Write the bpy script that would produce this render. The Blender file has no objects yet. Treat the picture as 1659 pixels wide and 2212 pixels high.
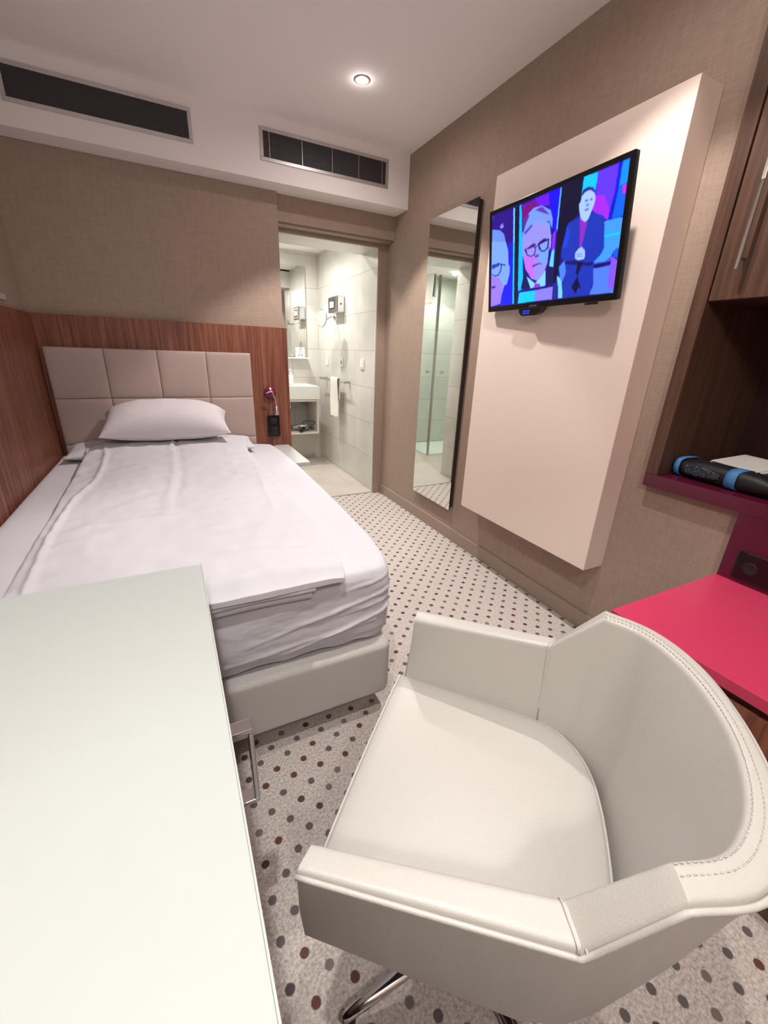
import bpy, bmesh, math, random
import numpy as np
from mathutils import Vector, Matrix, noise
from math import pi, sin, cos, radians, sqrt
random.seed(7)
SC = bpy.context.scene
COL = SC.collection

# ------------------------------------------------------------------ camera
A1, A2, A3, FPX = -0.475316, 0.367569, 0.0385006, 887.64
def _rx(t): return Matrix(((1,0,0),(0,cos(t),-sin(t)),(0,sin(t),cos(t))))
def _ry(t): return Matrix(((cos(t),0,sin(t)),(0,1,0),(-sin(t),0,cos(t))))
def _rz(t): return Matrix(((cos(t),-sin(t),0),(sin(t),cos(t),0),(0,0,1)))
Rm = _rz(A3) @ _rx(A2) @ _ry(A1) @ Matrix(((1,0,0),(0,0,-1),(0,1,0)))
cam_d = bpy.data.cameras.new('camera')
cam = bpy.data.objects.new('camera', cam_d); COL.objects.link(cam)
mw = Matrix((( Rm[0][0], -Rm[1][0], -Rm[2][0]),
             ( Rm[0][1], -Rm[1][1], -Rm[2][1]),
             ( Rm[0][2], -Rm[1][2], -Rm[2][2]))).to_4x4()
mw.translation = Vector((0, 0, 1.245))
cam.matrix_world = mw
cam_d.sensor_fit = 'VERTICAL'; cam_d.sensor_height = 36.0; cam_d.sensor_width = 27.0
cam_d.lens = FPX/2212*36.0
cam_d.clip_start = 0.02; cam_d.clip_end = 50
SC.camera = cam

# ------------------------------------------------------------------ light and exposure
WORLD_STRENGTH = 0.02
SPOT_W = 118.0         # main 90 degree cone of every room downlight
SPILL_W = 9.0         # wide spill of the same lamps
BATH_W = 43.0
EXPOSURE = 0.16
w = bpy.data.worlds.new('world'); SC.world = w; w.use_nodes = True
w.node_tree.nodes['Background'].inputs[0].default_value = (0.9, 0.8, 0.75, 1)
w.node_tree.nodes['Background'].inputs[1].default_value = WORLD_STRENGTH
vs = SC.view_settings
vs.view_transform = 'Standard'; vs.look = 'None'; vs.gamma = 1; vs.exposure = EXPOSURE
try: vs.use_curve_mapping = False
except Exception: pass
ROOM_LIGHT = (1.0, 0.91, 0.88)
NEAR_LIGHT = (1.0, 0.97, 0.93)    # more neutral, for the near spotlight and the added fill lamp
BATH_LIGHT = (1.0, 0.98, 0.93)

# ------------------------------------------------------------------ helpers
def lin(c):
    r = []
    for v in c:
        v = v/255.0
        r.append(v/12.92 if v <= 0.04045 else ((v+0.055)/1.055)**2.4)
    return tuple(r)+(1.0,)
def new_mat(name):
    m = bpy.data.materials.new(name); m.use_nodes = True
    nt = m.node_tree; b = nt.nodes['Principled BSDF']
    return m, nt, b
def N(nt, typ, **kw):
    n = nt.nodes.new(typ)
    for k, v in kw.items(): setattr(n, k, v)
    return n
def coords(nt, scale=(1,1,1)):
    tc = N(nt, 'ShaderNodeTexCoord'); mp = N(nt, 'ShaderNodeMapping')
    mp.inputs['Scale'].default_value = scale
    nt.links.new(tc.outputs['Object'], mp.inputs['Vector'])
    return mp.outputs['Vector']
def simple(name, col, rough=0.5, metal=0.0, spec=0.5, noise_scale=None, amount=0.06, bump=0.0, coat=0.0, sheen=0.0, stretch=(1,1,1)):
    m, nt, b = new_mat(name)
    b.inputs['Base Color'].default_value = lin(col)
    b.inputs['Roughness'].default_value = rough
    b.inputs['Metallic'].default_value = metal
    b.inputs['Specular IOR Level'].default_value = spec
    b.inputs['Coat Weight'].default_value = coat
    b.inputs['Sheen Weight'].default_value = sheen
    if noise_scale:
        v = coords(nt, stretch)
        n = N(nt, 'ShaderNodeTexNoise'); n.inputs['Scale'].default_value = noise_scale; n.inputs['Detail'].default_value = 4
        nt.links.new(v, n.inputs['Vector'])
        cr = N(nt, 'ShaderNodeValToRGB')
        c = lin(col)
        cr.color_ramp.elements[0].position = 0.3; cr.color_ramp.elements[1].position = 0.7
        cr.color_ramp.elements[0].color = tuple(x*(1-amount) for x in c[:3])+(1,)
        cr.color_ramp.elements[1].color = tuple(min(1, x*(1+amount)) for x in c[:3])+(1,)
        nt.links.new(n.outputs['Fac'], cr.inputs['Fac']); nt.links.new(cr.outputs['Color'], b.inputs['Base Color'])
        if bump:
            bp = N(nt, 'ShaderNodeBump'); bp.inputs['Strength'].default_value = bump; bp.inputs['Distance'].default_value = 0.002
            nt.links.new(n.outputs['Fac'], bp.inputs['Height']); nt.links.new(bp.outputs['Normal'], b.inputs['Normal'])
    return m
def emit(name, col, strength):
    m, nt, b = new_mat(name)
    b.inputs['Base Color'].default_value = (0,0,0,1)
    b.inputs['Emission Color'].default_value = lin(col); b.inputs['Emission Strength'].default_value = strength
    return m
def wallpaper(name, col):
    m, nt, b = new_mat(name)
    b.inputs['Roughness'].default_value = 0.75; b.inputs['Specular IOR Level'].default_value = 0.25
    c = lin(col)
    outs = []
    for sc in ((260, 260, 14), (18, 18, 300)):
        n = N(nt, 'ShaderNodeTexNoise'); n.inputs['Scale'].default_value = 1.0; n.inputs['Detail'].default_value = 3
        nt.links.new(coords(nt, sc), n.inputs['Vector']); outs.append(n.outputs['Fac'])
    ad = N(nt, 'ShaderNodeMath', operation='ADD'); nt.links.new(outs[0], ad.inputs[0]); nt.links.new(outs[1], ad.inputs[1])
    cr = N(nt, 'ShaderNodeMapRange'); cr.inputs[1].default_value = 0.7; cr.inputs[2].default_value = 1.3
    cr.inputs[3].default_value = 0.88; cr.inputs[4].default_value = 1.12
    nt.links.new(ad.outputs[0], cr.inputs[0])
    mx = N(nt, 'ShaderNodeVectorMath', operation='SCALE'); mx.inputs[0].default_value = c[:3]
    nt.links.new(cr.outputs[0], mx.inputs['Scale']); nt.links.new(mx.outputs[0], b.inputs['Base Color'])
    bp = N(nt, 'ShaderNodeBump'); bp.inputs['Strength'].default_value = 0.35; bp.inputs['Distance'].default_value = 0.001
    nt.links.new(ad.outputs[0], bp.inputs['Height']); nt.links.new(bp.outputs['Normal'], b.inputs['Normal'])
    return m
def wood(name, dark, light, rough=0.4, stretch=(28, 28, 1.6), spec=0.4):
    m, nt, b = new_mat(name)
    b.inputs['Roughness'].default_value = rough; b.inputs['Specular IOR Level'].default_value = spec
    n = N(nt, 'ShaderNodeTexNoise'); n.inputs['Scale'].default_value = 1.0; n.inputs['Detail'].default_value = 5; n.inputs['Distortion'].default_value = 0.4
    nt.links.new(coords(nt, stretch), n.inputs['Vector'])
    n2 = N(nt, 'ShaderNodeTexNoise'); n2.inputs['Scale'].default_value = 1.0; n2.inputs['Detail'].default_value = 2
    nt.links.new(coords(nt, (stretch[0]*6, stretch[1]*6, stretch[2]*2.5)), n2.inputs['Vector'])
    ad = N(nt, 'ShaderNodeMath', operation='MULTIPLY_ADD'); ad.inputs[1].default_value = 0.35
    nt.links.new(n2.outputs['Fac'], ad.inputs[0]); nt.links.new(n.outputs['Fac'], ad.inputs[2])
    cr = N(nt, 'ShaderNodeValToRGB')
    cr.color_ramp.elements[0].position = 0.5; cr.color_ramp.elements[1].position = 0.85
    cr.color_ramp.elements[0].color = lin(dark); cr.color_ramp.elements[1].color = lin(light)
    nt.links.new(ad.outputs[0], cr.inputs['Fac']); nt.links.new(cr.outputs['Color'], b.inputs['Base Color'])
    return m
def tile(name, axis, base=(212, 209, 202), bw=0.62, bh=0.31, off=(0,0), mort=0.0026, offset=0.5):
    m, nt, b = new_mat(name)
    b.inputs['Roughness'].default_value = 0.28
    tc = N(nt, 'ShaderNodeTexCoord'); sp = N(nt, 'ShaderNodeSeparateXYZ'); cb = N(nt, 'ShaderNodeCombineXYZ')
    nt.links.new(tc.outputs['Object'], sp.inputs[0])
    a0, a1 = {'xz': (0, 2), 'yz': (1, 2), 'xy': (0, 1)}[axis]
    for i, a in enumerate((a0, a1)):
        s = N(nt, 'ShaderNodeMath', operation='ADD'); s.inputs[1].default_value = off[i]
        nt.links.new(sp.outputs[a], s.inputs[0]); nt.links.new(s.outputs[0], cb.inputs[i])
    br = N(nt, 'ShaderNodeTexBrick'); br.offset = offset
    br.inputs['Scale'].default_value = 1.0; br.inputs['Brick Width'].default_value = bw; br.inputs['Row Height'].default_value = bh
    br.inputs['Mortar Size'].default_value = mort; br.inputs['Mortar Smooth'].default_value = 0.1
    br.inputs['Color1'].default_value = lin(base); br.inputs['Color2'].default_value = lin(tuple(v*0.97 for v in base))
    br.inputs['Mortar'].default_value = lin(tuple(v*0.80 for v in base))
    nt.links.new(cb.outputs[0], br.inputs['Vector'])
    n = N(nt, 'ShaderNodeTexNoise'); n.inputs['Scale'].default_value = 5; n.inputs['Detail'].default_value = 6
    nt.links.new(tc.outputs['Object'], n.inputs['Vector'])
    mr = N(nt, 'ShaderNodeMapRange'); mr.inputs[1].default_value = 0.3; mr.inputs[2].default_value = 0.7; mr.inputs[3].default_value = 0.93; mr.inputs[4].default_value = 1.05
    nt.links.new(n.outputs['Fac'], mr.inputs[0])
    mx = N(nt, 'ShaderNodeVectorMath', operation='SCALE'); nt.links.new(br.outputs['Color'], mx.inputs[0]); nt.links.new(mr.outputs[0], mx.inputs['Scale'])
    nt.links.new(mx.outputs[0], b.inputs['Base Color'])
    return m
def carpet(name):
    m, nt, b = new_mat(name)
    b.inputs['Roughness'].default_value = 0.95; b.inputs['Specular IOR Level'].default_value = 0.1
    L = nt.links.new
    tc = N(nt, 'ShaderNodeTexCoord'); sp = N(nt, 'ShaderNodeSeparateXYZ'); L(tc.outputs['Object'], sp.inputs[0])
    def mt(op, a, bb=None, c=None):
        n = N(nt, 'ShaderNodeMath', operation=op)
        for i, v in enumerate((a, bb, c)):
            if v is None: continue
            if isinstance(v, (int, float)): n.inputs[i].default_value = v
            else: L(v, n.inputs[i])
        return n.outputs[0]
    wob = N(nt, 'ShaderNodeTexNoise'); wob.inputs['Scale'].default_value = 150; L(tc.outputs['Object'], wob.inputs['Vector'])
    PX, PY = 0.0865, 0.083
    masks = []; cells = []
    for ox, oy in ((0, 0), (PX/2, PY/2)):
        gx = mt('ADD', mt('DIVIDE', mt('SUBTRACT', sp.outputs[0], 0.1043+ox), PX), 0.5)
        gy = mt('ADD', mt('DIVIDE', mt('SUBTRACT', sp.outputs[1], 1.0030+oy), PY), 0.5)
        dx = mt('MULTIPLY', mt('SUBTRACT', mt('FRACT', gx), 0.5), PX)
        dy = mt('MULTIPLY', mt('SUBTRACT', mt('FRACT', gy), 0.5), PY)
        d = mt('SQRT', mt('ADD', mt('MULTIPLY', dx, dx), mt('MULTIPLY', dy, dy)))
        d = mt('ADD', d, mt('MULTIPLY', mt('SUBTRACT', wob.outputs['Fac'], 0.5), 0.004))
        mr = N(nt, 'ShaderNodeMapRange'); mr.inputs[1].default_value = 0.0092; mr.inputs[2].default_value = 0.0114; mr.inputs[3].default_value = 1; mr.inputs[4].default_value = 0
        L(d, mr.inputs[0]); masks.append(mr.outputs[0])
        cb = N(nt, 'ShaderNodeCombineXYZ'); L(mt('FLOOR', gx), cb.inputs[0]); L(mt('FLOOR', gy), cb.inputs[1]); cb.inputs[2].default_value = ox*100
        wn = N(nt, 'ShaderNodeTexWhiteNoise', noise_dimensions='3D'); L(cb.outputs[0], wn.inputs['Vector']); cells.append(wn.outputs['Value'])
    n1 = N(nt, 'ShaderNodeTexNoise'); n1.inputs['Scale'].default_value = 135; n1.inputs['Detail'].default_value = 5; n1.inputs['Roughness'].default_value = 0.7
    L(tc.outputs['Object'], n1.inputs['Vector'])
    base = N(nt, 'ShaderNodeValToRGB')
    base.color_ramp.elements[0].position = 0.33; base.color_ramp.elements[1].position = 0.68
    base.color_ramp.elements[0].color = lin((150, 142, 136)); base.color_ramp.elements[1].color = lin((218, 209, 202))
    L(n1.outputs['Fac'], base.inputs['Fac'])
    col = base.outputs['Color']
    for mk, ce in zip(masks, cells):
        cr = N(nt, 'ShaderNodeValToRGB'); cr.color_ramp.interpolation = 'CONSTANT'
        cr.color_ramp.elements[0].position = 0; cr.color_ramp.elements[0].color = lin((96, 66, 60))
        cr.color_ramp.elements[1].position = 0.3; cr.color_ramp.elements[1].color = lin((98, 92, 90))
        e = cr.color_ramp.elements.new(0.65); e.color = lin((116, 108, 104))
        e = cr.color_ramp.elements.new(0.85); e.color = lin((80, 72, 72))
        L(ce, cr.inputs['Fac'])
        mx = N(nt, 'ShaderNodeMixRGB'); L(mk, mx.inputs[0]); L(col, mx.inputs[1]); L(cr.outputs['Color'], mx.inputs[2]); col = mx.outputs[0]
    L(col, b.inputs['Base Color'])
    bp = N(nt, 'ShaderNodeBump'); bp.inputs['Strength'].default_value = 0.6; bp.inputs['Distance'].default_value = 0.003
    L(n1.outputs['Fac'], bp.inputs['Height']); L(bp.outputs['Normal'], b.inputs['Normal'])
    return m
def glass_mat(name):
    m, nt, b = new_mat(name)
    nt.nodes.remove(b); out = nt.nodes['Material Output']
    t = N(nt, 'ShaderNodeBsdfTransparent'); t.inputs[0].default_value = (0.93, 0.97, 0.95, 1)
    g = N(nt, 'ShaderNodeBsdfGlossy'); g.inputs['Roughness'].default_value = 0.02
    lw = N(nt, 'ShaderNodeLayerWeight'); lw.inputs[0].default_value = 0.5
    pw = N(nt, 'ShaderNodeMath', operation='POWER'); pw.inputs[1].default_value = 4.0; nt.links.new(lw.outputs['Facing'], pw.inputs[0])
    f = N(nt, 'ShaderNodeMath', operation='MULTIPLY_ADD'); f.inputs[1].default_value = 0.55; f.inputs[2].default_value = 0.035; nt.links.new(pw.outputs[0], f.inputs[0])
    mx = N(nt, 'ShaderNodeMixShader')
    nt.links.new(f.outputs[0], mx.inputs[0]); nt.links.new(t.outputs[0], mx.inputs[1]); nt.links.new(g.outputs[0], mx.inputs[2])
    nt.links.new(mx.outputs[0], out.inputs[0])
    return m

M = {}
M['wallpaper'] = wallpaper('wallpaper', (161, 142, 127))
M['paint'] = simple('white_paint', (240, 234, 231), 0.8, spec=0.2, noise_scale=300, amount=0.02, bump=0.1)
M['ceilpaint'] = simple('ceiling_paint', (246, 240, 238), 0.85, spec=0.2, noise_scale=200, amount=0.015, bump=0.05)
M['carpet'] = carpet('dotted_carpet')
M['frame'] = simple('brown_door_frame', (156, 138, 124), 0.5, noise_scale=40, amount=0.03)
M['panel'] = simple('cream_lacquer', (236, 219, 206), 0.55, spec=0.35, noise_scale=20, amount=0.008)
M['wood'] = wood('red_walnut', (98, 55, 42), (146, 92, 70), 0.42, (60, 60, 2.2))
M['woodb'] = wood('brown_walnut', (76, 54, 44), (102, 75, 58), 0.45, (60, 60, 2.5))
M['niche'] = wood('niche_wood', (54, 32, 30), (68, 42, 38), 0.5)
M['taupe'] = simple('taupe_leather', (178, 160, 152), 0.42, spec=0.4, noise_scale=350, amount=0.03, bump=0.1)
M['linen'] = simple('white_linen', (206, 206, 212), 0.85, spec=0.15, noise_scale=500, amount=0.015, bump=0.15)
M['pillow'] = simple('striped_cotton', (214, 209, 212), 0.85, spec=0.15, noise_scale=60, amount=0.02, bump=0.35, stretch=(6, .3, .3))
M['bedfab'] = simple('grey_bed_fabric', (196, 194, 190), 0.9, spec=0.1, noise_scale=500, amount=0.12, bump=0.4)
M['desk'] = simple('white_laminate', (190, 196, 193), 0.5, spec=0.3, noise_scale=30, amount=0.006)
M['deskedge'] = simple('white_edge_band', (190, 194, 190), 0.35)
M['leather'] = simple('cream_leather', (198, 196, 190), 0.36, spec=0.5, noise_scale=420, amount=0.02, bump=0.25)
M['stitch'] = simple('stitch_thread', (212, 205, 195), 0.7, noise_scale=300)
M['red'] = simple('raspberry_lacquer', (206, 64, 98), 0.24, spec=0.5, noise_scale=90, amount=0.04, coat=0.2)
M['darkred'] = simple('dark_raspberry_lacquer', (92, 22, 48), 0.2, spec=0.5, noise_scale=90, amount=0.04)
M['chrome'] = simple('chrome', (215, 215, 218), 0.11, metal=1.0, noise_scale=5, amount=0.01)
M['steel'] = simple('brushed_steel', (190, 186, 180), 0.28, metal=1.0, noise_scale=8, amount=0.04, stretch=(30, 30, 1))
M['alu'] = simple('grille_aluminium', (190, 184, 184), 0.4, metal=0.6, noise_scale=40, amount=0.03)
M['grille'] = simple('grille_dark', (62, 58, 62), 0.6, noise_scale=60, amount=0.08)
M['black'] = simple('black_plastic', (14, 13, 16), 0.25, noise_scale=60, amount=0.1)
M['blackm'] = simple('black_matte', (24, 23, 28), 0.55, noise_scale=60, amount=0.1)
M['mirror'] = simple('mirror_silver', (232, 235, 232), 0.015, metal=1.0, noise_scale=1, amount=0.001)
M['mirrorback'] = simple('mirror_edge_dark', (40, 33, 29), 0.5, noise_scale=20, amount=0.05)
M['white'] = simple('white_ceramic', (236, 236, 232), 0.18, noise_scale=10, amount=0.005)
M['whitep'] = simple('white_plastic', (226, 224, 216), 0.4, noise_scale=10, amount=0.01)
M['terry'] = simple('white_terry', (236, 233, 228), 0.95, spec=0.1, noise_scale=260, amount=0.05, bump=0.8)
M['cabwhite'] = simple('vanity_laminate', (206, 200, 190), 0.5, noise_scale=10, amount=0.01)
M['magenta'] = simple('magenta_disc', (112, 22, 62), 0.3, noise_scale=30, amount=0.05)
M['glass'] = glass_mat('clear_glass')
M['blue'] = simple('blue_webbing', (70, 132, 190), 0.6, noise_scale=400, amount=0.25, bump=0.6)
M['paper'] = simple('paper', (204, 202, 196), 0.8, noise_scale=40, amount=0.03)
M['lamp'] = emit('lamp_glow', (255, 240, 226), 40.0)
M['bathlamp'] = emit('bath_lamp_glow', (255, 250, 235), 40.0)
M['night'] = simple('night_glass', (20, 20, 26), 0.05, noise_scale=2, amount=0.05)
M['blind'] = simple('grey_blind', (178, 168, 166), 0.8, noise_scale=200, amount=0.03)
M['hair'] = simple('silver_plastic', (150, 148, 142), 0.3, metal=0.4, noise_scale=30, amount=0.05)

def tag(o, label=None, cat=None, group=None, kind=None):
    if label: o['label'] = label
    if cat: o['category'] = cat
    if group: o['group'] = group
    if kind: o['kind'] = kind
    return o
def thing(name, label, cat, loc=(0,0,0), rz=0, group=None):
    o = bpy.data.objects.new(name, None); COL.objects.link(o); o.empty_display_size = 0.1
    o.location = loc; o.rotation_euler = (0, 0, rz)
    return tag(o, label, cat, group)
def obj(name, bm, mats, parent=None, smooth=False, bevel=None, segs=2):
    me = bpy.data.meshes.new(name)
    bmesh.ops.recalc_face_normals(bm, faces=bm.faces)
    bm.to_mesh(me); bm.free()
    for m in (mats if isinstance(mats, (list, tuple)) else [mats]): me.materials.append(M[m] if isinstance(m, str) else m)
    if smooth:
        for p in me.polygons: p.use_smooth = True
    o = bpy.data.objects.new(name, me); COL.objects.link(o)
    if parent: o.parent = parent
    if bevel:
        md = o.modifiers.new('bevel', 'BEVEL'); md.width = bevel; md.segments = segs; md.limit_method = 'ANGLE'; md.angle_limit = radians(40)
    return o
def struct(name, bm, mats, **k): return tag(obj(name, bm, mats, **k), kind='structure')
def box(bm, a, b, mi=0):
    x0, y0, z0 = a; x1, y1, z1 = b
    v = [bm.verts.new(p) for p in ((x0,y0,z0),(x1,y0,z0),(x1,y1,z0),(x0,y1,z0),(x0,y0,z1),(x1,y0,z1),(x1,y1,z1),(x0,y1,z1))]
    for f in ((0,3,2,1),(4,5,6,7),(0,1,5,4),(1,2,6,5),(2,3,7,6),(3,0,4,7)):
        bm.faces.new([v[i] for i in f]).material_index = mi
    return bm
def B(*boxes):
    bm = bmesh.new()
    for b in boxes: box(bm, *b)
    return bm
def frame_of(d):
    d = d.normalized(); up = Vector((0,0,1)) if abs(d.z) < 0.95 else Vector((1,0,0))
    a = d.cross(up).normalized(); return a, a.cross(d).normalized()
def tube(bm, pts, r, n=10, caps=True, mi=0):
    pts = [Vector(p) for p in pts]; rings = []; pa = None
    rr = r if isinstance(r, (list, tuple)) else [r]*len(pts)
    for i, p in enumerate(pts):
        d = (pts[min(i+1, len(pts)-1)]-pts[max(i-1, 0)]).normalized()
        if pa is None: a, b = frame_of(d)
        else:
            a = (pa-d*pa.dot(d)).normalized(); b = d.cross(a).normalized()
        pa = a
        rings.append([bm.verts.new(p+(a*cos(2*pi*k/n)+b*sin(2*pi*k/n))*rr[i]) for k in range(n)])
    for i in range(len(rings)-1):
        for k in range(n):
            f = bm.faces.new((rings[i][k], rings[i][(k+1)%n], rings[i+1][(k+1)%n], rings[i+1][k])); f.material_index = mi; f.smooth = True
    if caps:
        bm.faces.new(rings[0][::-1]).material_index = mi; bm.faces.new(rings[-1]).material_index = mi
    return bm
def lathe(bm, prof, c=(0,0,0), axis='z', n=28, mi=0):
    c = Vector(c); rings = []
    for r, h in prof:
        ring = []
        for k in range(n):
            a = 2*pi*k/n
            if axis == 'z': p = Vector((r*cos(a), r*sin(a), h))
            elif axis == 'y': p = Vector((r*cos(a), h, r*sin(a)))
            else: p = Vector((h, r*cos(a), r*sin(a)))
            ring.append(bm.verts.new(c+p))
        rings.append(ring)
    for i in range(len(rings)-1):
        for k in range(n):
            f = bm.faces.new((rings[i][k], rings[i][(k+1)%n], rings[i+1][(k+1)%n], rings[i+1][k])); f.material_index = mi; f.smooth = True
    bm.faces.new(rings[0][::-1]).material_index = mi; bm.faces.new(rings[-1]).material_index = mi
    return bm
def prism(bm, pts, z0, z1, mi=0):
    lo = [bm.verts.new((x, y, z0)) for x, y in pts]; hi = [bm.verts.new((x, y, z1)) for x, y in pts]
    bm.faces.new(lo[::-1]).material_index = mi; bm.faces.new(hi).material_index = mi
    n = len(pts)
    for i in range(n): bm.faces.new((lo[i], lo[(i+1)%n], hi[(i+1)%n], hi[i])).material_index = mi
    return bm
def text_mesh(txt, size, mat, mtx, parent=None, name='lettering', extrude=0.0002, shear=0.0):
    cu = bpy.data.curves.new(name, 'FONT'); cu.body = txt; cu.size = size; cu.align_x = 'CENTER'; cu.align_y = 'CENTER'; cu.extrude = extrude; cu.shear = shear
    t = bpy.data.objects.new('tmp_text', cu); COL.objects.link(t)
    bpy.context.view_layer.update()
    me = bpy.data.meshes.new_from_object(t.evaluated_get(bpy.context.evaluated_depsgraph_get()))
    bpy.data.objects.remove(t)
    me.transform(mtx); me.materials.clear(); me.materials.append(M[mat] if isinstance(mat, str) else mat)
    o = bpy.data.objects.new(name, me); COL.objects.link(o)
    if parent: o.parent = parent
    return o
def sheet(bm, nu, nv, top, bot, mi=0):
    """closed slab from two height grids sharing their border; top/bot(u,v)->(x,y,z)"""
    T = [[bm.verts.new(top(i/nu, j/nv)) for j in range(nv+1)] for i in range(nu+1)]
    Bv = [[T[i][j] if i in (0, nu) or j in (0, nv) else bm.verts.new(bot(i/nu, j/nv)) for j in range(nv+1)] for i in range(nu+1)]
    for i in range(nu):
        for j in range(nv):
            f = bm.faces.new((T[i][j], T[i+1][j], T[i+1][j+1], T[i][j+1])); f.smooth = True
            q = (Bv[i][j], Bv[i][j+1], Bv[i+1][j+1], Bv[i+1][j])
            try:
                f = bm.faces.new(q); f.smooth = True
            except ValueError: pass
    return bm
def eprof(s, n): return max(0.0, 1-abs(2*s-1)**n)**(1.0/n)
def warp(s, k=2.2):   # denser samples near both ends
    t = 2*s-1; return 0.5+0.5*(1-(1-abs(t))**k)*(1 if t >= 0 else -1)
def ns(x, y, z=0.0): return noise.noise(Vector((x, y, z)))
# ------------------------------------------------------------------ room shell
CZ = 2.525      # ceiling
XR = 1.687      # TV wall
XL = -0.68      # wall on the window side
YB = 3.241      # headboard wall
SOF = 2.208     # underside of the duct box
struct('floor', B(((XL-.1, -1.6, -.1), (2.3, 3.392, 0))), 'carpet')
struct('ceiling', B(((XL-.1, -1.6, CZ), (2.3, 3.088, CZ+.1))), 'ceilpaint')
struct('trim_1', B(((XL, 3.088, SOF), (XR, 3.7, CZ+.1))), 'paint')          # boxed-in duct
struct('wall_back', B(((XL-.1, YB, 0), (.789, 3.39, SOF)), ((.715, 3.385, 0), (.789, 3.40, SOF))), 'wallpaper')
struct('wall_back.001', B(((.789, 3.28, 2.055), (XR, 3.385, SOF))), 'wallpaper')  # above the bathroom door
struct('wall_right', B(((XR, .951, 0), (XR+.1, 3.72, CZ)), ((XR, -1.6, 0), (XR+.1, .951, .79))), 'wallpaper')
struct('wall_left', B(((XL-.1, -1.6, 0), (XL, YB, 1.44)), ((XL-.1, -1.6, 2.3), (XL, YB, CZ)), ((XL-.1, 2.87, 1.44), (XL, YB, 2.3)), ((XL-.1, -1.6, 1.44), (XL, .9, 2.3))), 'wallpaper')
struct('wall_front', B(((XL-.1, -1.7, 0), (2.3, -1.6, CZ))), 'wallpaper')
# window over the bed: frame, dark pane, sill, rolled blind
wf = struct('window_1', B(((XL-.08, .9, 1.44), (XL-.03, .96, 2.3)), ((XL-.08, 2.81, 1.44), (XL-.03, 2.87, 2.3)), ((XL-.08, .96, 1.44), (XL-.03, 2.81, 1.5)),
            ((XL-.08, .96, 2.24), (XL-.03, 2.81, 2.3)), ((XL-.08, 1.86, 1.5), (XL-.03, 1.91, 2.24))), 'whitep')
obj('pane', B(((XL-.06, .96, 1.5), (XL-.055, 2.81, 2.24))), 'night', wf)
obj('sill', B(((XL-.08, .88, 1.425), (XL+.012, 2.88, 1.455))), 'blind', wf, bevel=.004)
obj('roller_blind', tube(B(((XL-.012, .93, 1.5), (XL-.008, 2.86, 2.26))), [(XL-.01, .93, 2.26), (XL-.01, 2.86, 2.26)], .02), 'blind', wf)
# bathroom door opening: brown frame, tiled reveal
d1 = struct('door_1', B(((1.606, 3.385, 0), (XR, 3.40, 2.055)), ((.715, 3.385, 2.02), (1.606, 3.40, 2.055)), ((.70, 3.385, 0), (.7149, 3.4, 2.055))), 'frame')
obj('head_track', B(((.7895, 3.30, 2.043), (1.68, 3.384, 2.0545))), 'frame', d1)
struct('trim_2', B(((1.606, 3.40, 0), (1.70, 3.70, 2.3))), tile('reveal_tile', 'yz', off=(-.03, -.025), mort=.0024))
struct('trim_3', B(((.62, 3.40, 0), (.715, 3.70, 2.3))), tile('reveal_tile_left', 'yz', off=(.2, -.025)))
struct('trim_4', B(((.715, 3.40, 2.016), (1.606, 3.70, 2.3))), tile('reveal_tile_top', 'xy', off=(-.2, 0)))
bm = B(((XR-.013, 1.045, 0), (XR, 3.385, .088)), ((1.607, 3.373, 0), (XR-.013, 3.385, .088)), ((XR-.013, .66, 0), (XR, 1.045, .088)))
struct('baseboard_right', bm, 'frame', bevel=.003)
# bathroom shell
BY, BC = 5.28, 2.224
struct('floor.001', B(((-.6, 3.392, -.1), (1.75, BY+.1, .004))), tile('bath_floor_tile', 'xy', (198, 188, 178), .62, .62, (.05, .1), .002))
struct('ceiling.001', B(((-.6, 3.70, BC), (1.75, BY+.1, BC+.1))), 'ceilpaint')
struct('wall_bath_right', B(((1.612, 3.70, 0), (1.72, BY+.1, BC))), tile('bath_tile_yz', 'yz', off=(-.12, -.025)))
struct('wall_bath_back', B(((-.6, BY, 0), (1.612, BY+.1, BC))), tile('bath_tile_xz', 'xz', off=(.12, -.025)))
struct('wall_bath_back.001', B(((.85, 4.93, 0), (1.612, BY, BC))), tile('bath_tile_prewall', 'xz', off=(-.05, -.025)))
struct('wall_bath_left', B(((-.7, 3.40, 0), (-.6, BY+.1, BC))), tile('bath_tile_left', 'yz', off=(0, -.025)))
struct('wall_bath_front', B(((-.6, 3.40, 0), (.62, 3.70, BC))), tile('bath_tile_front', 'xz', off=(0, -.025)))
struct('trim_6', B(((.72, 3.384, 0), (1.604, 3.40, .006))), 'alu')   # threshold strip

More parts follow.
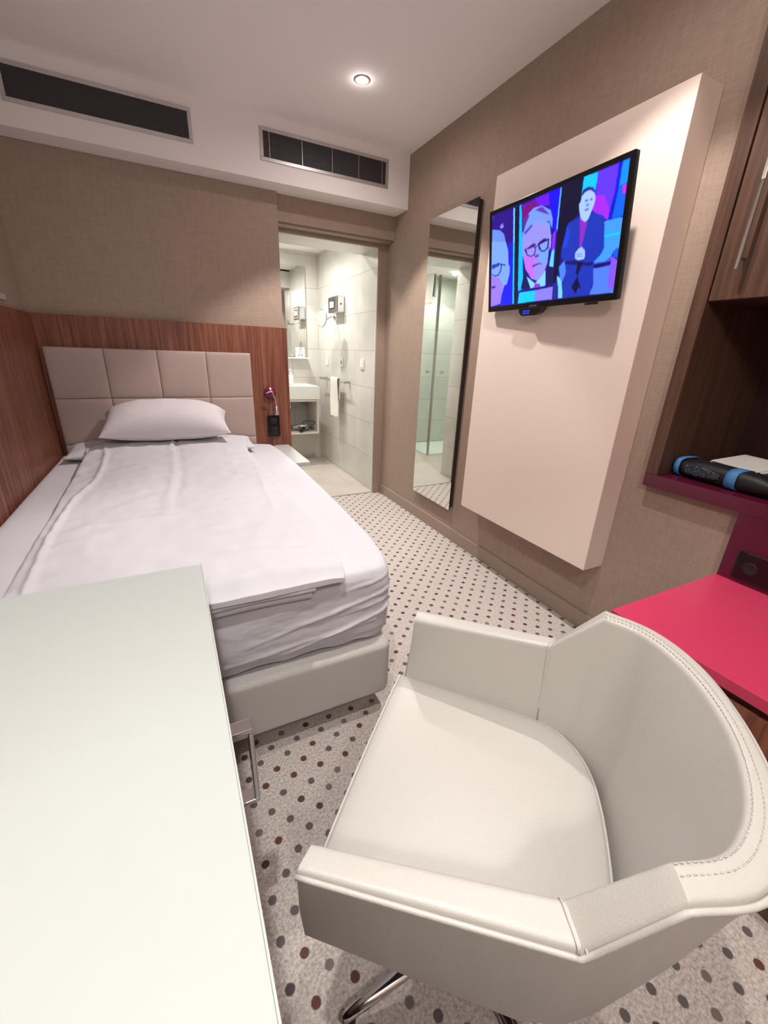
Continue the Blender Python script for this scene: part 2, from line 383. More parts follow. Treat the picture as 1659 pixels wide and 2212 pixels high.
# ------------------------------------------------------------------ downlights
def downlight(name, label, x, y, z, power, spill, color, lampmat, spot=97, group=None, size=.03, glow=.22, drop=.03):
    t = thing(name, label, 'ceiling light', (x, y, z), 0, group)
    obj('trim_ring', lathe(bmesh.new(), [(.040, 0), (.040, -.003), (.035, -.0045), (.029, -.003), (.029, 0)], n=32), 'alu', t)
    obj('lens', lathe(bmesh.new(), [(.0285, -.0005), (.0285, -.002), (.001, -.0028)], n=28), lampmat, t)
    ld = bpy.data.lights.new('beam', 'SPOT'); ld.energy = power; ld.color = color; ld.spot_size = radians(spot); ld.spot_blend = .28; ld.shadow_soft_size = size
    lo = bpy.data.objects.new('beam', ld); COL.objects.link(lo); lo.parent = t; lo.location = (0, 0, -.006-size*0)
    if spill:
        gl = bpy.data.lights.new('glow', 'POINT'); gl.energy = glow; gl.color = color; gl.shadow_soft_size = .012 if glow < 1 else .08
        go = bpy.data.objects.new('glow', gl); COL.objects.link(go); go.parent = t; go.location = (0, 0, -drop)
        l2 = bpy.data.lights.new('spill', 'SPOT'); l2.energy = spill; l2.color = color; l2.spot_size = radians(174); l2.spot_blend = .5; l2.shadow_soft_size = .03
        o2 = bpy.data.objects.new('spill', l2); COL.objects.link(o2); o2.parent = t; o2.location = (0, 0, -.012)
    return t
downlight('downlight', 'round recessed ceiling spotlight glowing beside the duct box', 1.066, 2.494, CZ, SPOT_W*1.25, SPILL_W, ROOM_LIGHT, 'lamp', group='recessed ceiling spotlights')
downlight('downlight', 'recessed ceiling spotlight above the television', 1.085, 1.0, CZ, SPOT_W*.62, SPILL_W, ROOM_LIGHT, 'lamp', group='recessed ceiling spotlights')
downlight('downlight', 'recessed ceiling spotlight above the armchair', -.08, .23, CZ, SPOT_W*.72, SPILL_W, NEAR_LIGHT, 'lamp', group='recessed ceiling spotlights')
downlight('fill_lamp', 'added fill lamp on the ceiling behind the camera, out of view', -.13, -1.0, CZ, SPOT_W*.30, SPILL_W*.5, NEAR_LIGHT, 'lamp', 150, size=.06, glow=27.0, drop=.16)  # added unseen lamp, brightens the ceiling and the faces towards the camera
downlight('bathroom_downlight', 'recessed bathroom ceiling spotlight over the washbasin', 1.05, 4.45, BC, BATH_W*1.3, BATH_W*.5, BATH_LIGHT, 'bathlamp', 110, group='bathroom ceiling spotlights')
downlight('bathroom_downlight', 'recessed bathroom ceiling spotlight in the middle of the bathroom', 1.05, 3.98, BC, BATH_W*.4, BATH_W*.5, BATH_LIGHT, 'bathlamp', 110, group='bathroom ceiling spotlights')
downlight('bathroom_downlight', 'recessed bathroom ceiling spotlight inside the glass shower', -.05, 4.85, BC, BATH_W, BATH_W*.5, BATH_LIGHT, 'bathlamp', 120, group='bathroom ceiling spotlights')

# ------------------------------------------------------------------ duct grilles
def vent(name, label, x0, x1, z0, z1, divs):
    y = 3.088; t = thing(name, label, 'air vent', ((x0+x1)/2, y, z0), 0, 'air vents in the duct box')
    ox, oz = (x0+x1)/2, z0
    f = .019; h = z1-z0; hw = (x1-x0)/2
    obj('vent_frame', B(((-hw, -.006, 0), (hw, -.0005, f)), ((-hw, -.006, h-f), (hw, -.0005, h)), ((-hw, -.006, f), (-hw+f, -.0005, h-f)), ((hw-f, -.006, f), (hw, -.0005, h-f))), 'alu', t, bevel=.0015)
    obj('backing', B(((-hw+f, -.0015, f), (hw-f, -.0005, h-f))), 'grille', t)
    bm = bmesh.new(); n = 15
    for i in range(n):
        z = f+(h-2*f)*(i+.5)/n; box(bm, (-hw+f, -.0045, z-.0012), (hw-f, -.0016, z+.0012))
    tag(obj('slats', bm, 'grille', t))
    for d in divs: obj('divider', B(((-hw+2*hw*d-.0015, -.0052, f), (-hw+2*hw*d+.0015, -.0046, h-f))), 'alu', t)
vent('air_vent', 'shorter dark louvred air vent over the bathroom door, with divider bars', .666, 1.52, 2.303, 2.466, (.065, .30, .53, .745, .945))
vent('air_vent', 'longer dark louvred air vent above the bed', -.535, .297, 2.303, 2.462, ())

# ------------------------------------------------------------------ wood cladding, headboard
t = thing('wood_wall_panel', 'red walnut panel on the wall behind the headboard', 'wall panel', (.07, YB-.015, 0))
obj('board', B(((-.73, -.015, .02), (.738, .0145, 1.392))), 'wood', t, bevel=.001)
tag(obj('wood_wall_panel', B(((XL+.0005, -.9, .02), (-.66, 3.2105, 1.392))), 'wood', bevel=.001), 'long red walnut panel along the wall beside the bed', 'wall panel')
t = thing('headboard', 'taupe padded leather headboard stitched into eight squares', 'headboard', (-.046, 3.2105, .3))
obj('backing_board', B(((-.59, -.027, 0), (.575, -.0005, .914))), 'taupe', t, bevel=.004)
xs = [-.612+.046, -.338+.046, -.048+.046, .242+.046, .532+.046]; zs = [.05, .335, .618, .914]
xs[0] = -.586
for r in range(3):
    for c in range(4):
        if r == 0: pass
        x0, x1, z0, z1 = xs[c], xs[c+1], zs[r], zs[r+1]
        def top(u, v, x0=x0, x1=x1, z0=z0, z1=z1):
            uu, vv = warp(u, 2.6), warp(v, 2.6)
            p = (eprof(uu, 5)*eprof(vv, 5))**.55
            return (x0+(x1-x0)*uu, -.027-.022*p, z0+(z1-z0)*vv)
        def bot(u, v, x0=x0, x1=x1, z0=z0, z1=z1): return (x0+(x1-x0)*warp(u, 2.6), -.0265, z0+(z1-z0)*warp(v, 2.6))
        obj('padded_square', sheet(bmesh.new(), 16, 16, top, bot), 'taupe', t)
# ------------------------------------------------------------------ bed
t = thing('bed', 'single bed with grey upholstered base, mattress and fitted white sheet', 'bed', (0, 0, 0))
bm = bmesh.new(); r = .035; pts = []
for cx, cy, a0 in ((.585-r, 1.03+r, -90), (.585-r, 3.145-r, 0), (-.64+r, 3.145-r, 90), (-.64+r, 1.03+r, 180)):
    for k in range(7): a = radians(a0+15*k); pts.append((cx+r*cos(a), cy+r*sin(a)))
prism(bm, pts, .085, .30)
obj('base', bm, 'bedfab', t, bevel=.018, segs=4)
for x, y in ((.50, 1.16), (-.54, 1.16), (.50, 3.0), (-.54, 3.0)):
    obj('leg', lathe(bmesh.new(), [(.022, 0.001), (.024, .004), (.028, .09)], (x, y, 0)), 'black', t)
obj('cable_loop', tube(bmesh.new(), [(.49, 1.16, .09), (.482, 1.13, .05), (.50, 1.10, .032), (.515, 1.12, .045), (.51, 1.15, .09)], .0022, 8), 'black', t)
# mattress: loft of rounded outlines
def mat_right(y):
    return float(np.interp(y, (1.06, 1.075, 1.10, 1.15, 1.23, 1.35, 1.57, 2.0, 2.5, 3.0, 3.11, 3.145), (.548, .578, .592, .608, .620, .633, .643, .655, .66, .65, .625, .56)))
ys = sorted(set([1.06, 1.063, 1.068, 1.075, 1.085, 1.10, 1.125, 1.15, 1.19, 1.23, 1.29, 1.35, 1.45, 1.57, 1.8, 2.0, 2.25, 2.5, 2.75, 3.0, 3.08, 3.11, 3.13, 3.145]))
outl = []
for y in ys: outl.append((mat_right(y), y))
left = [(-.655, y) for y in np.linspace(3.12, 1.10, 40)]
outl += [(.45, 3.153), (-.5, 3.153), (-.62, 3.148)] + left + [(-.648, 1.08), (-.63, 1.066), (-.58, 1.058)] + [(x, 1.057) for x in np.linspace(-.53, .53, 170)]
cx, cy = 0.0, 2.1
LV = [(.305, .975, .965), (.32, .99, .985), (.36, 1.0, .999), (.42, 1.004, 1.002), (.48, 1.004, 1.002), (.54, 1.002, 1.001), (.562, .998, .997), (.575, .990, .991), (.583, .978, .984), (.587, .955, .97), (.588, .92, .94)]
zz_ = list(np.linspace(.305, .575, 58))+[.579, .583, .5855, .587, .588]
levels = [(z, float(np.interp(z, [l[0] for l in LV], [l[1] for l in LV])), float(np.interp(z, [l[0] for l in LV], [l[2] for l in LV]))) for z in zz_]
levels += [(.588, .85, .9), (.588, .6, .6), (.588, .3, .3)]
bm = bmesh.new(); rings = []
def foldz(x, y, z):
    d = 0
    if y < 1.2:    # diagonal tension folds on the foot end
        for (xa, za, xb, zb, a, wd) in ((.57, .505, .06, .405, .007, .006), (.57, .435, .16, .335, .010, .006), (.56, .555, .40, .53, .006, .005), (.58, .475, .36, .440, .005, .004), (.5, .40, -.1, .345, .005, .006), (.45, .465, .1, .44, .003, .004)):
            tt = (xb-x)/(xb-xa) if xa != xb else 0
            if -0.05 < tt < 1.05:
                zz = zb+(za-zb)*tt; d += a*math.exp(-((z-zz)/wd)**2)*max(0, min(1, tt*2))
        d += .003*ns(x*7, z*26, 3)+.0015*ns(x*30, z*60, 5)
    return d
for z, sx, sy in levels:
    ring = []
    for (x, y) in outl:
        px, py = cx+(x-cx)*sx, cy+(y-cy)*sy
        py -= foldz(px, py, z); zz = z+.003*ns(px*5, py*5, 1)
        if z < .34: zz += .010*ns(px*12, py*3, 8)
        if z > .5 and y < 1.35: zz += .004*ns(px*25, py*40, 2)*(1 if x > .3 else .3)
        ring.append(bm.verts.new((px, py, zz)))
    rings.append(ring)
n = len(outl)
for i in range(len(rings)-1):
    for k in range(n):
        f = bm.faces.new((rings[i][k], rings[i][(k+1)%n], rings[i+1][(k+1)%n], rings[i+1][k])); f.smooth = True
bm.faces.new(rings[0][::-1]); bm.faces.new(rings[-1]).smooth = True
mtr = obj('mattress', bm, 'linen', t)

# duvet
def dz(x, y):
    z = .040
    z += .055*max(0, min(1, (y-2.45)/.45))**1.5
    xc = -.03 if y > 2.3 else -.03-.035*min(1, (2.3-y)/.4)
    xc += .012*ns(0, y*4, 4)
    amp = .013*min(1, max(0, (y-1.5)*1.5)) + .002
    z += amp*math.exp(-((x-xc)/.009)**2) - amp*.6*math.exp(-((x-xc-.022)/.015)**2)
    xl = float(np.interp(y, (1.0, 1.6, 2.0, 2.3, 2.7, 3.0), (-.40, -.425, -.42, -.37, -.37, -.40)))
    z += .011*math.exp(-((x-xl)/.012)**2) + .006*(1/(1+math.exp(-(x-xl)/.02))-1)
    z += .008*math.exp(-((y-1.66-.10*x)/.016)**2)*math.exp(-((x+.15)/.28)**2)
    z += .007*math.exp(-((y-2.02+.16*x)/.014)**2)*math.exp(-((x-.05)/.18)**2)
    z += .006*math.exp(-((y-1.30+.35*(x-.2))/.014)**2)*math.exp(-((x-.28)/.13)**2)
    z += .005*math.exp(-((y-1.22+.22*(x-.2))/.010)**2)*math.exp(-((x-.2)/.13)**2)
    z += .004*math.exp(-((x-.33-.08*(y-1.8))/.010)**2)*math.exp(-((y-1.9)/.35)**2)
    z += .012*ns(x*3.2, y*2.2, 5)+.006*(.5-abs(ns(x*7+y*5, y*9-x*4, 6)))*1.6+.003*ns(x*24, y*18, 7)
    return z
def dxl(y): return float(np.interp(y, (1.0, 1.3, 1.6, 2.0, 2.6, 2.9, 3.1), (-.455, -.46, -.462, -.47, -.485, -.47, -.45)))
def dxr(y): return float(np.interp(y, (1.0, 1.05, 1.3, 1.55, 1.9, 2.2, 2.7, 2.9, 3.1), (.39, .41, .432, .43, .432, .42, .395, .42, .42)))
Y0, Y1 = 1.022, 2.94
def dpos(u, v):
    y = Y0+(Y1-Y0)*warp(v, 2.4)+.006*ns(u*9, 3)*(1-v); x = dxl(y)+(dxr(y)-dxl(y))*warp(u, 2.4)
    return x+.008*ns(y*4, u*2, 9)*abs(2*u-1), y
def dtop(u, v):
    x, y = dpos(u, v); e = (eprof(warp(u, 2.4), 9)*eprof(warp(v, 2.4), 24))**.5
    fr = min(1, (y-Y0)/.07); fr = fr*fr*(3-2*fr); return (x, y, .594+dz(x, y)*e*(.42+.58*fr)+.0035*ns(x*8, 1, 2)*(1-fr))
def dbot(u, v):
    x, y = dpos(u, v); return (x, y, .5925+.078*max(0, min(1, (y-2.70)/.15)))
t = thing('duvet', 'folded white duvet with creases spread over the bed', 'duvet', (0, 0, 0))
obj('cover', sheet(bmesh.new(), 110, 220, dtop, dbot), 'linen', t)
for k, (yy, z0, z1, xr) in enumerate(((1.026, .573, .593, .31), (1.034, .551, .572, .30))):
    def lt(u, v, yy=yy, z0=z0, z1=z1, xr=xr):
        uu, vv = warp(u, 3), warp(v, 2.4); x = -.45+(xr+.45)*uu; y = yy+.006*ns(x*5, k*3+1)+(.06)*vv
        sag = .010*ns(x*4+k, 2.3)
        return (x, y, (z0+z1)/2+(z1-z0)/2*sqrt(eprof(vv, 3)*eprof(uu, 20))+sag*(1-vv)*0.6)
    def lb(u, v, yy=yy, z0=z0, z1=z1, xr=xr):
        uu, vv = warp(u, 3), warp(v, 2.4); x = -.45+(xr+.45)*uu; y = yy+.006*ns(x*5, k*3+1)+(.06)*vv
        sag = .010*ns(x*4+k, 2.3)
        return (x, y, (z0+z1)/2-(z1-z0)/2*sqrt(eprof(vv, 3)*eprof(uu, 20))+sag*(1-vv)*0.6)
    obj('folded_edge', sheet(bmesh.new(), 70, 10, lt, lb), 'linen', t)
# pillows
def pillow(name, label, c, wx, wy, h, tilt, mat, n1=2.6, seed=0, yaw=0, low=.35, corner=.06):
    def P(u, v, s):
        uu, vv = warp(u, 2), warp(v, 2)
        a, b = 2*uu-1, 2*vv-1
        e = (max(0, 1-abs(a)**n1)*max(0, 1-abs(b)**n1))**.5
        pin = 1-corner*(1-a*a)*abs(b)**4-0; piny = 1-corner*(1-b*b)*abs(a)**4
        x = a*wx/2*piny; y = b*wy/2*pin
        z = s*h*e*(1-low if s > 0 else low)+.006*ns(x*8, y*8, seed)*e+.003*ns(x*25, y*8, seed+1)*e
        return Vector((x, y, z))
    R = Matrix.Rotation(yaw, 3, 'Z') @ Matrix.Rotation(tilt, 3, 'X')
    bm = sheet(bmesh.new(), 56, 44, lambda u, v: R@P(u, v, 1), lambda u, v: R@P(u, v, -1))
    o = obj(name, bm, mat); o.location = c
    tag(o, label, 'pillow')
    ring = []
    for k in range(0, 161):
        s = k/160*4
        if s <= 1: u, v = s, 0
        elif s <= 2: u, v = 1, s-1
        elif s <= 3: u, v = 3-s, 1
        else: u, v = 0, 4-s
        ring.append(R@P(u, v, 0))
    obj('seam', tube(bmesh.new(), ring, .0022, 6, caps=False), mat, o)
    return o
pillow('pillow', 'flat white pillow lying under the plump one', (-.06, 2.99, .632), 1.06, .30, .085, radians(3), 'linen', 4.5, 4, low=.5, corner=.02)
pillow('pillow', 'plump white striped pillow leaning on the headboard', (-.038, 2.965, .785), .715, .34, .215, radians(16), 'pillow', 2.6, 11, radians(-2.5), low=.36)

# bedside shelf, reading lamp, black switch plate
t = thing('bedside_shelf', 'white bedside shelf fixed under the reading lamp', 'shelf', (.72, 3.2, .53))
obj('board', B(((-.052, -.575, -.005), (.06, .010, .02))), 'deskedge', t, bevel=.002)
t = thing('reading_lamp', 'small magenta wall lamp with a bent chrome flexible arm', 'wall lamp', (.661, 3.211, .943))
obj('rosette', lathe(bmesh.new(), [(.043, -.0005), (.043, -.012), (.038, -.018), (.016, -.022), (.014, -.03), (.001, -.031)], axis='y', n=36), 'magenta', t)
arm = [(-.045, -.045, .0), (-.03, -.052, .006), (-.006, -.055, .014), (.006, -.058, .010), (.012, -.06, -.012), (.021, -.066, -.04), (.026, -.068, -.062), (.0265, -.068, -.09)]
def smooth_path(p, n=8):
    p = [Vector(q) for q in p]; out = []
    for i in range(len(p)-1):
        a, b, c, d = p[max(i-1, 0)], p[i], p[i+1], p[min(i+2, len(p)-1)]
        for k in range(n):
            s = k/n; out.append(.5*((2*b)+(c-a)*s+(2*a-5*b+4*c-d)*s*s+(3*b-a-3*c+d)*s**3))
    return out+[p[-1]]
sp = smooth_path(arm)
obj('flexible_arm', tube(bmesh.new(), sp, [.0042+.0009*(i % 2) for i in range(len(sp))], 10), 'chrome', t)
obj('lamp_head', lathe(bmesh.new(), [(.008, -.085), (.013, -.095), (.014, -.135), (.0175, -.14), (.0175, -.150), (.012, -.152)], (.0265, -.068, 0)), 'chrome', t)
t = thing('switch_plate', 'black wall plate with socket and switches beside the headboard', 'switch', (.674, 3.211, .70))
obj('plate', B(((-.046, -.011, -.079), (.046, -.0005, .079))), 'black', t, bevel=.002)
obj('socket_insert', lathe(B(((-.022, -.0125, .018), (.022, -.0112, .06))), [(.012, -.0126), (.012, -.0135), (.009, -.0135)], (0, 0, .039), 'y'), 'blackm', t, bevel=.001)
for z in (-.052, -.018): obj('rocker', B(((-.028, -.0135, z-.015), (.028, -.0112, z+.015))), 'blackm', t, bevel=.001)

# ------------------------------------------------------------------ full-length mirror
t = thing('wall_mirror', 'tall frameless mirror mounted beside the bathroom door', 'mirror', (1.687, 2.475, 0))
obj('mirror_glass', B(((-.030, -.254, .2255), (-.025, .2475, 2.068))), 'mirror', t)
obj('backing_frame', B(((-.0245, -.2535, .245), (-.0005, .229, 2.06))), 'mirrorback', t)
obj('glass_edge', B(((-.0302, -.2565, .2255), (-.0245, -.2542, 2.068))), 'mirrorback', t)

# ------------------------------------------------------------------ TV board and television
tag(obj('wall_board', B(((1.56, 1.048, .365), (1.686, 1.966, 2.071))), 'panel', bevel=.002), 'tall cream lacquered board standing off the wall behind the television', 'wall board')
TL, TR_, BR, BL = [Vector(p) for p in ((1.468, 1.862, 1.889), (1.424, 1.103, 1.882), (1.484, 1.132, 1.457), (1.529, 1.890, 1.464))]
ex = (TR_-TL).normalized(); ez = (TL-BL); ez = (ez-ex*ez.dot(ex)).normalized(); ey = ez.cross(ex).normalized()   # ey: into the set (away from viewer)
cen = (TL+TR_+BR+BL)/4
if ey.x < 0: ey = -ey
TVW, TVH = .760, .4298
tv = thing('television', 'flat black television on a tilting arm showing a news studio', 'television', (0, 0, 0))
tvm = Matrix(((ex.x, ey.x, ez.x, cen.x), (ex.y, ey.y, ez.y, cen.y), (ex.z, ey.z, ez.z, cen.z), (0, 0, 0, 1)))
def tvobj(name, bm, mat, **k):
    bmesh.ops.transform(bm, matrix=tvm, verts=bm.verts); return obj(name, bm, mat, tv, **k)
hw, hh = TVW/2, TVH/2
bl, bt, bb = .017, .017, .024
tvobj('bezel', B(((-hw, 0, -hh), (-hw+bl, .012, hh)), ((hw-bl, 0, -hh), (hw, .012, hh)), ((-hw+bl, 0, hh-bt), (hw-bl, .012, hh)), ((-hw+bl, 0, -hh), (hw-bl, .012, -hh+bb))), 'black', bevel=.002)
tvobj('housing', B(((-hw+.001, .0125, -hh+.001), (hw-.001, .025, hh-.001)), ((-.26, .0252, -.12), (.26, .045, .10))), 'blackm', bevel=.003)
tvobj('foot_mount', B(((.235, .006, -hh-.008), (.285, .020, -hh-.0005))), 'blackm')
bm = bmesh.new(); prism(bm, [(-.075, 0), (.085, 0), (.06, -.026), (.04, -.034), (-.055, -.034), (-.075, -.018)], -.008, .02)
bmesh.ops.transform(bm, matrix=Matrix(((1, 0, 0, -.06), (0, 0, 1, 0), (0, 1, 0, -hh+.004), (0, 0, 0, 1))), verts=bm.verts)
ck = tvobj('clock_unit', bm, 'black', bevel=.002)
cm = emit('clock_blue', (30, 60, 255), 2.5); M['clock'] = cm
flip = Matrix(((1, 0, 0, 0), (0, 0, -1, 0), (0, 1, 0, 0), (0, 0, 0, 1)))
mm = tvm @ Matrix.Translation((-.085, -.0085, -hh-.015)) @ flip
text_mesh('22:22', .021, 'clock', mm, ck, 'clock_digits', shear=.25)
M['brand'] = simple('brand_grey', (120, 118, 130), .4)
text_mesh('SAMSUNG', .0105, 'brand', tvm @ Matrix.Translation((-.05, -.0006, -hh+.009)) @ flip, tv, 'lettering')
bm = bmesh.new(); tube(bm, [tvm @ Vector((0, .05, 0)), Vector((1.535, 1.49, 1.66)), Vector((1.548, 1.50, 1.66))], .018, 10)
box(bm, (1.548, 1.42, 1.58), (1.5595, 1.58, 1.74))
obj('wall_bracket', bm, 'blackm', tv)
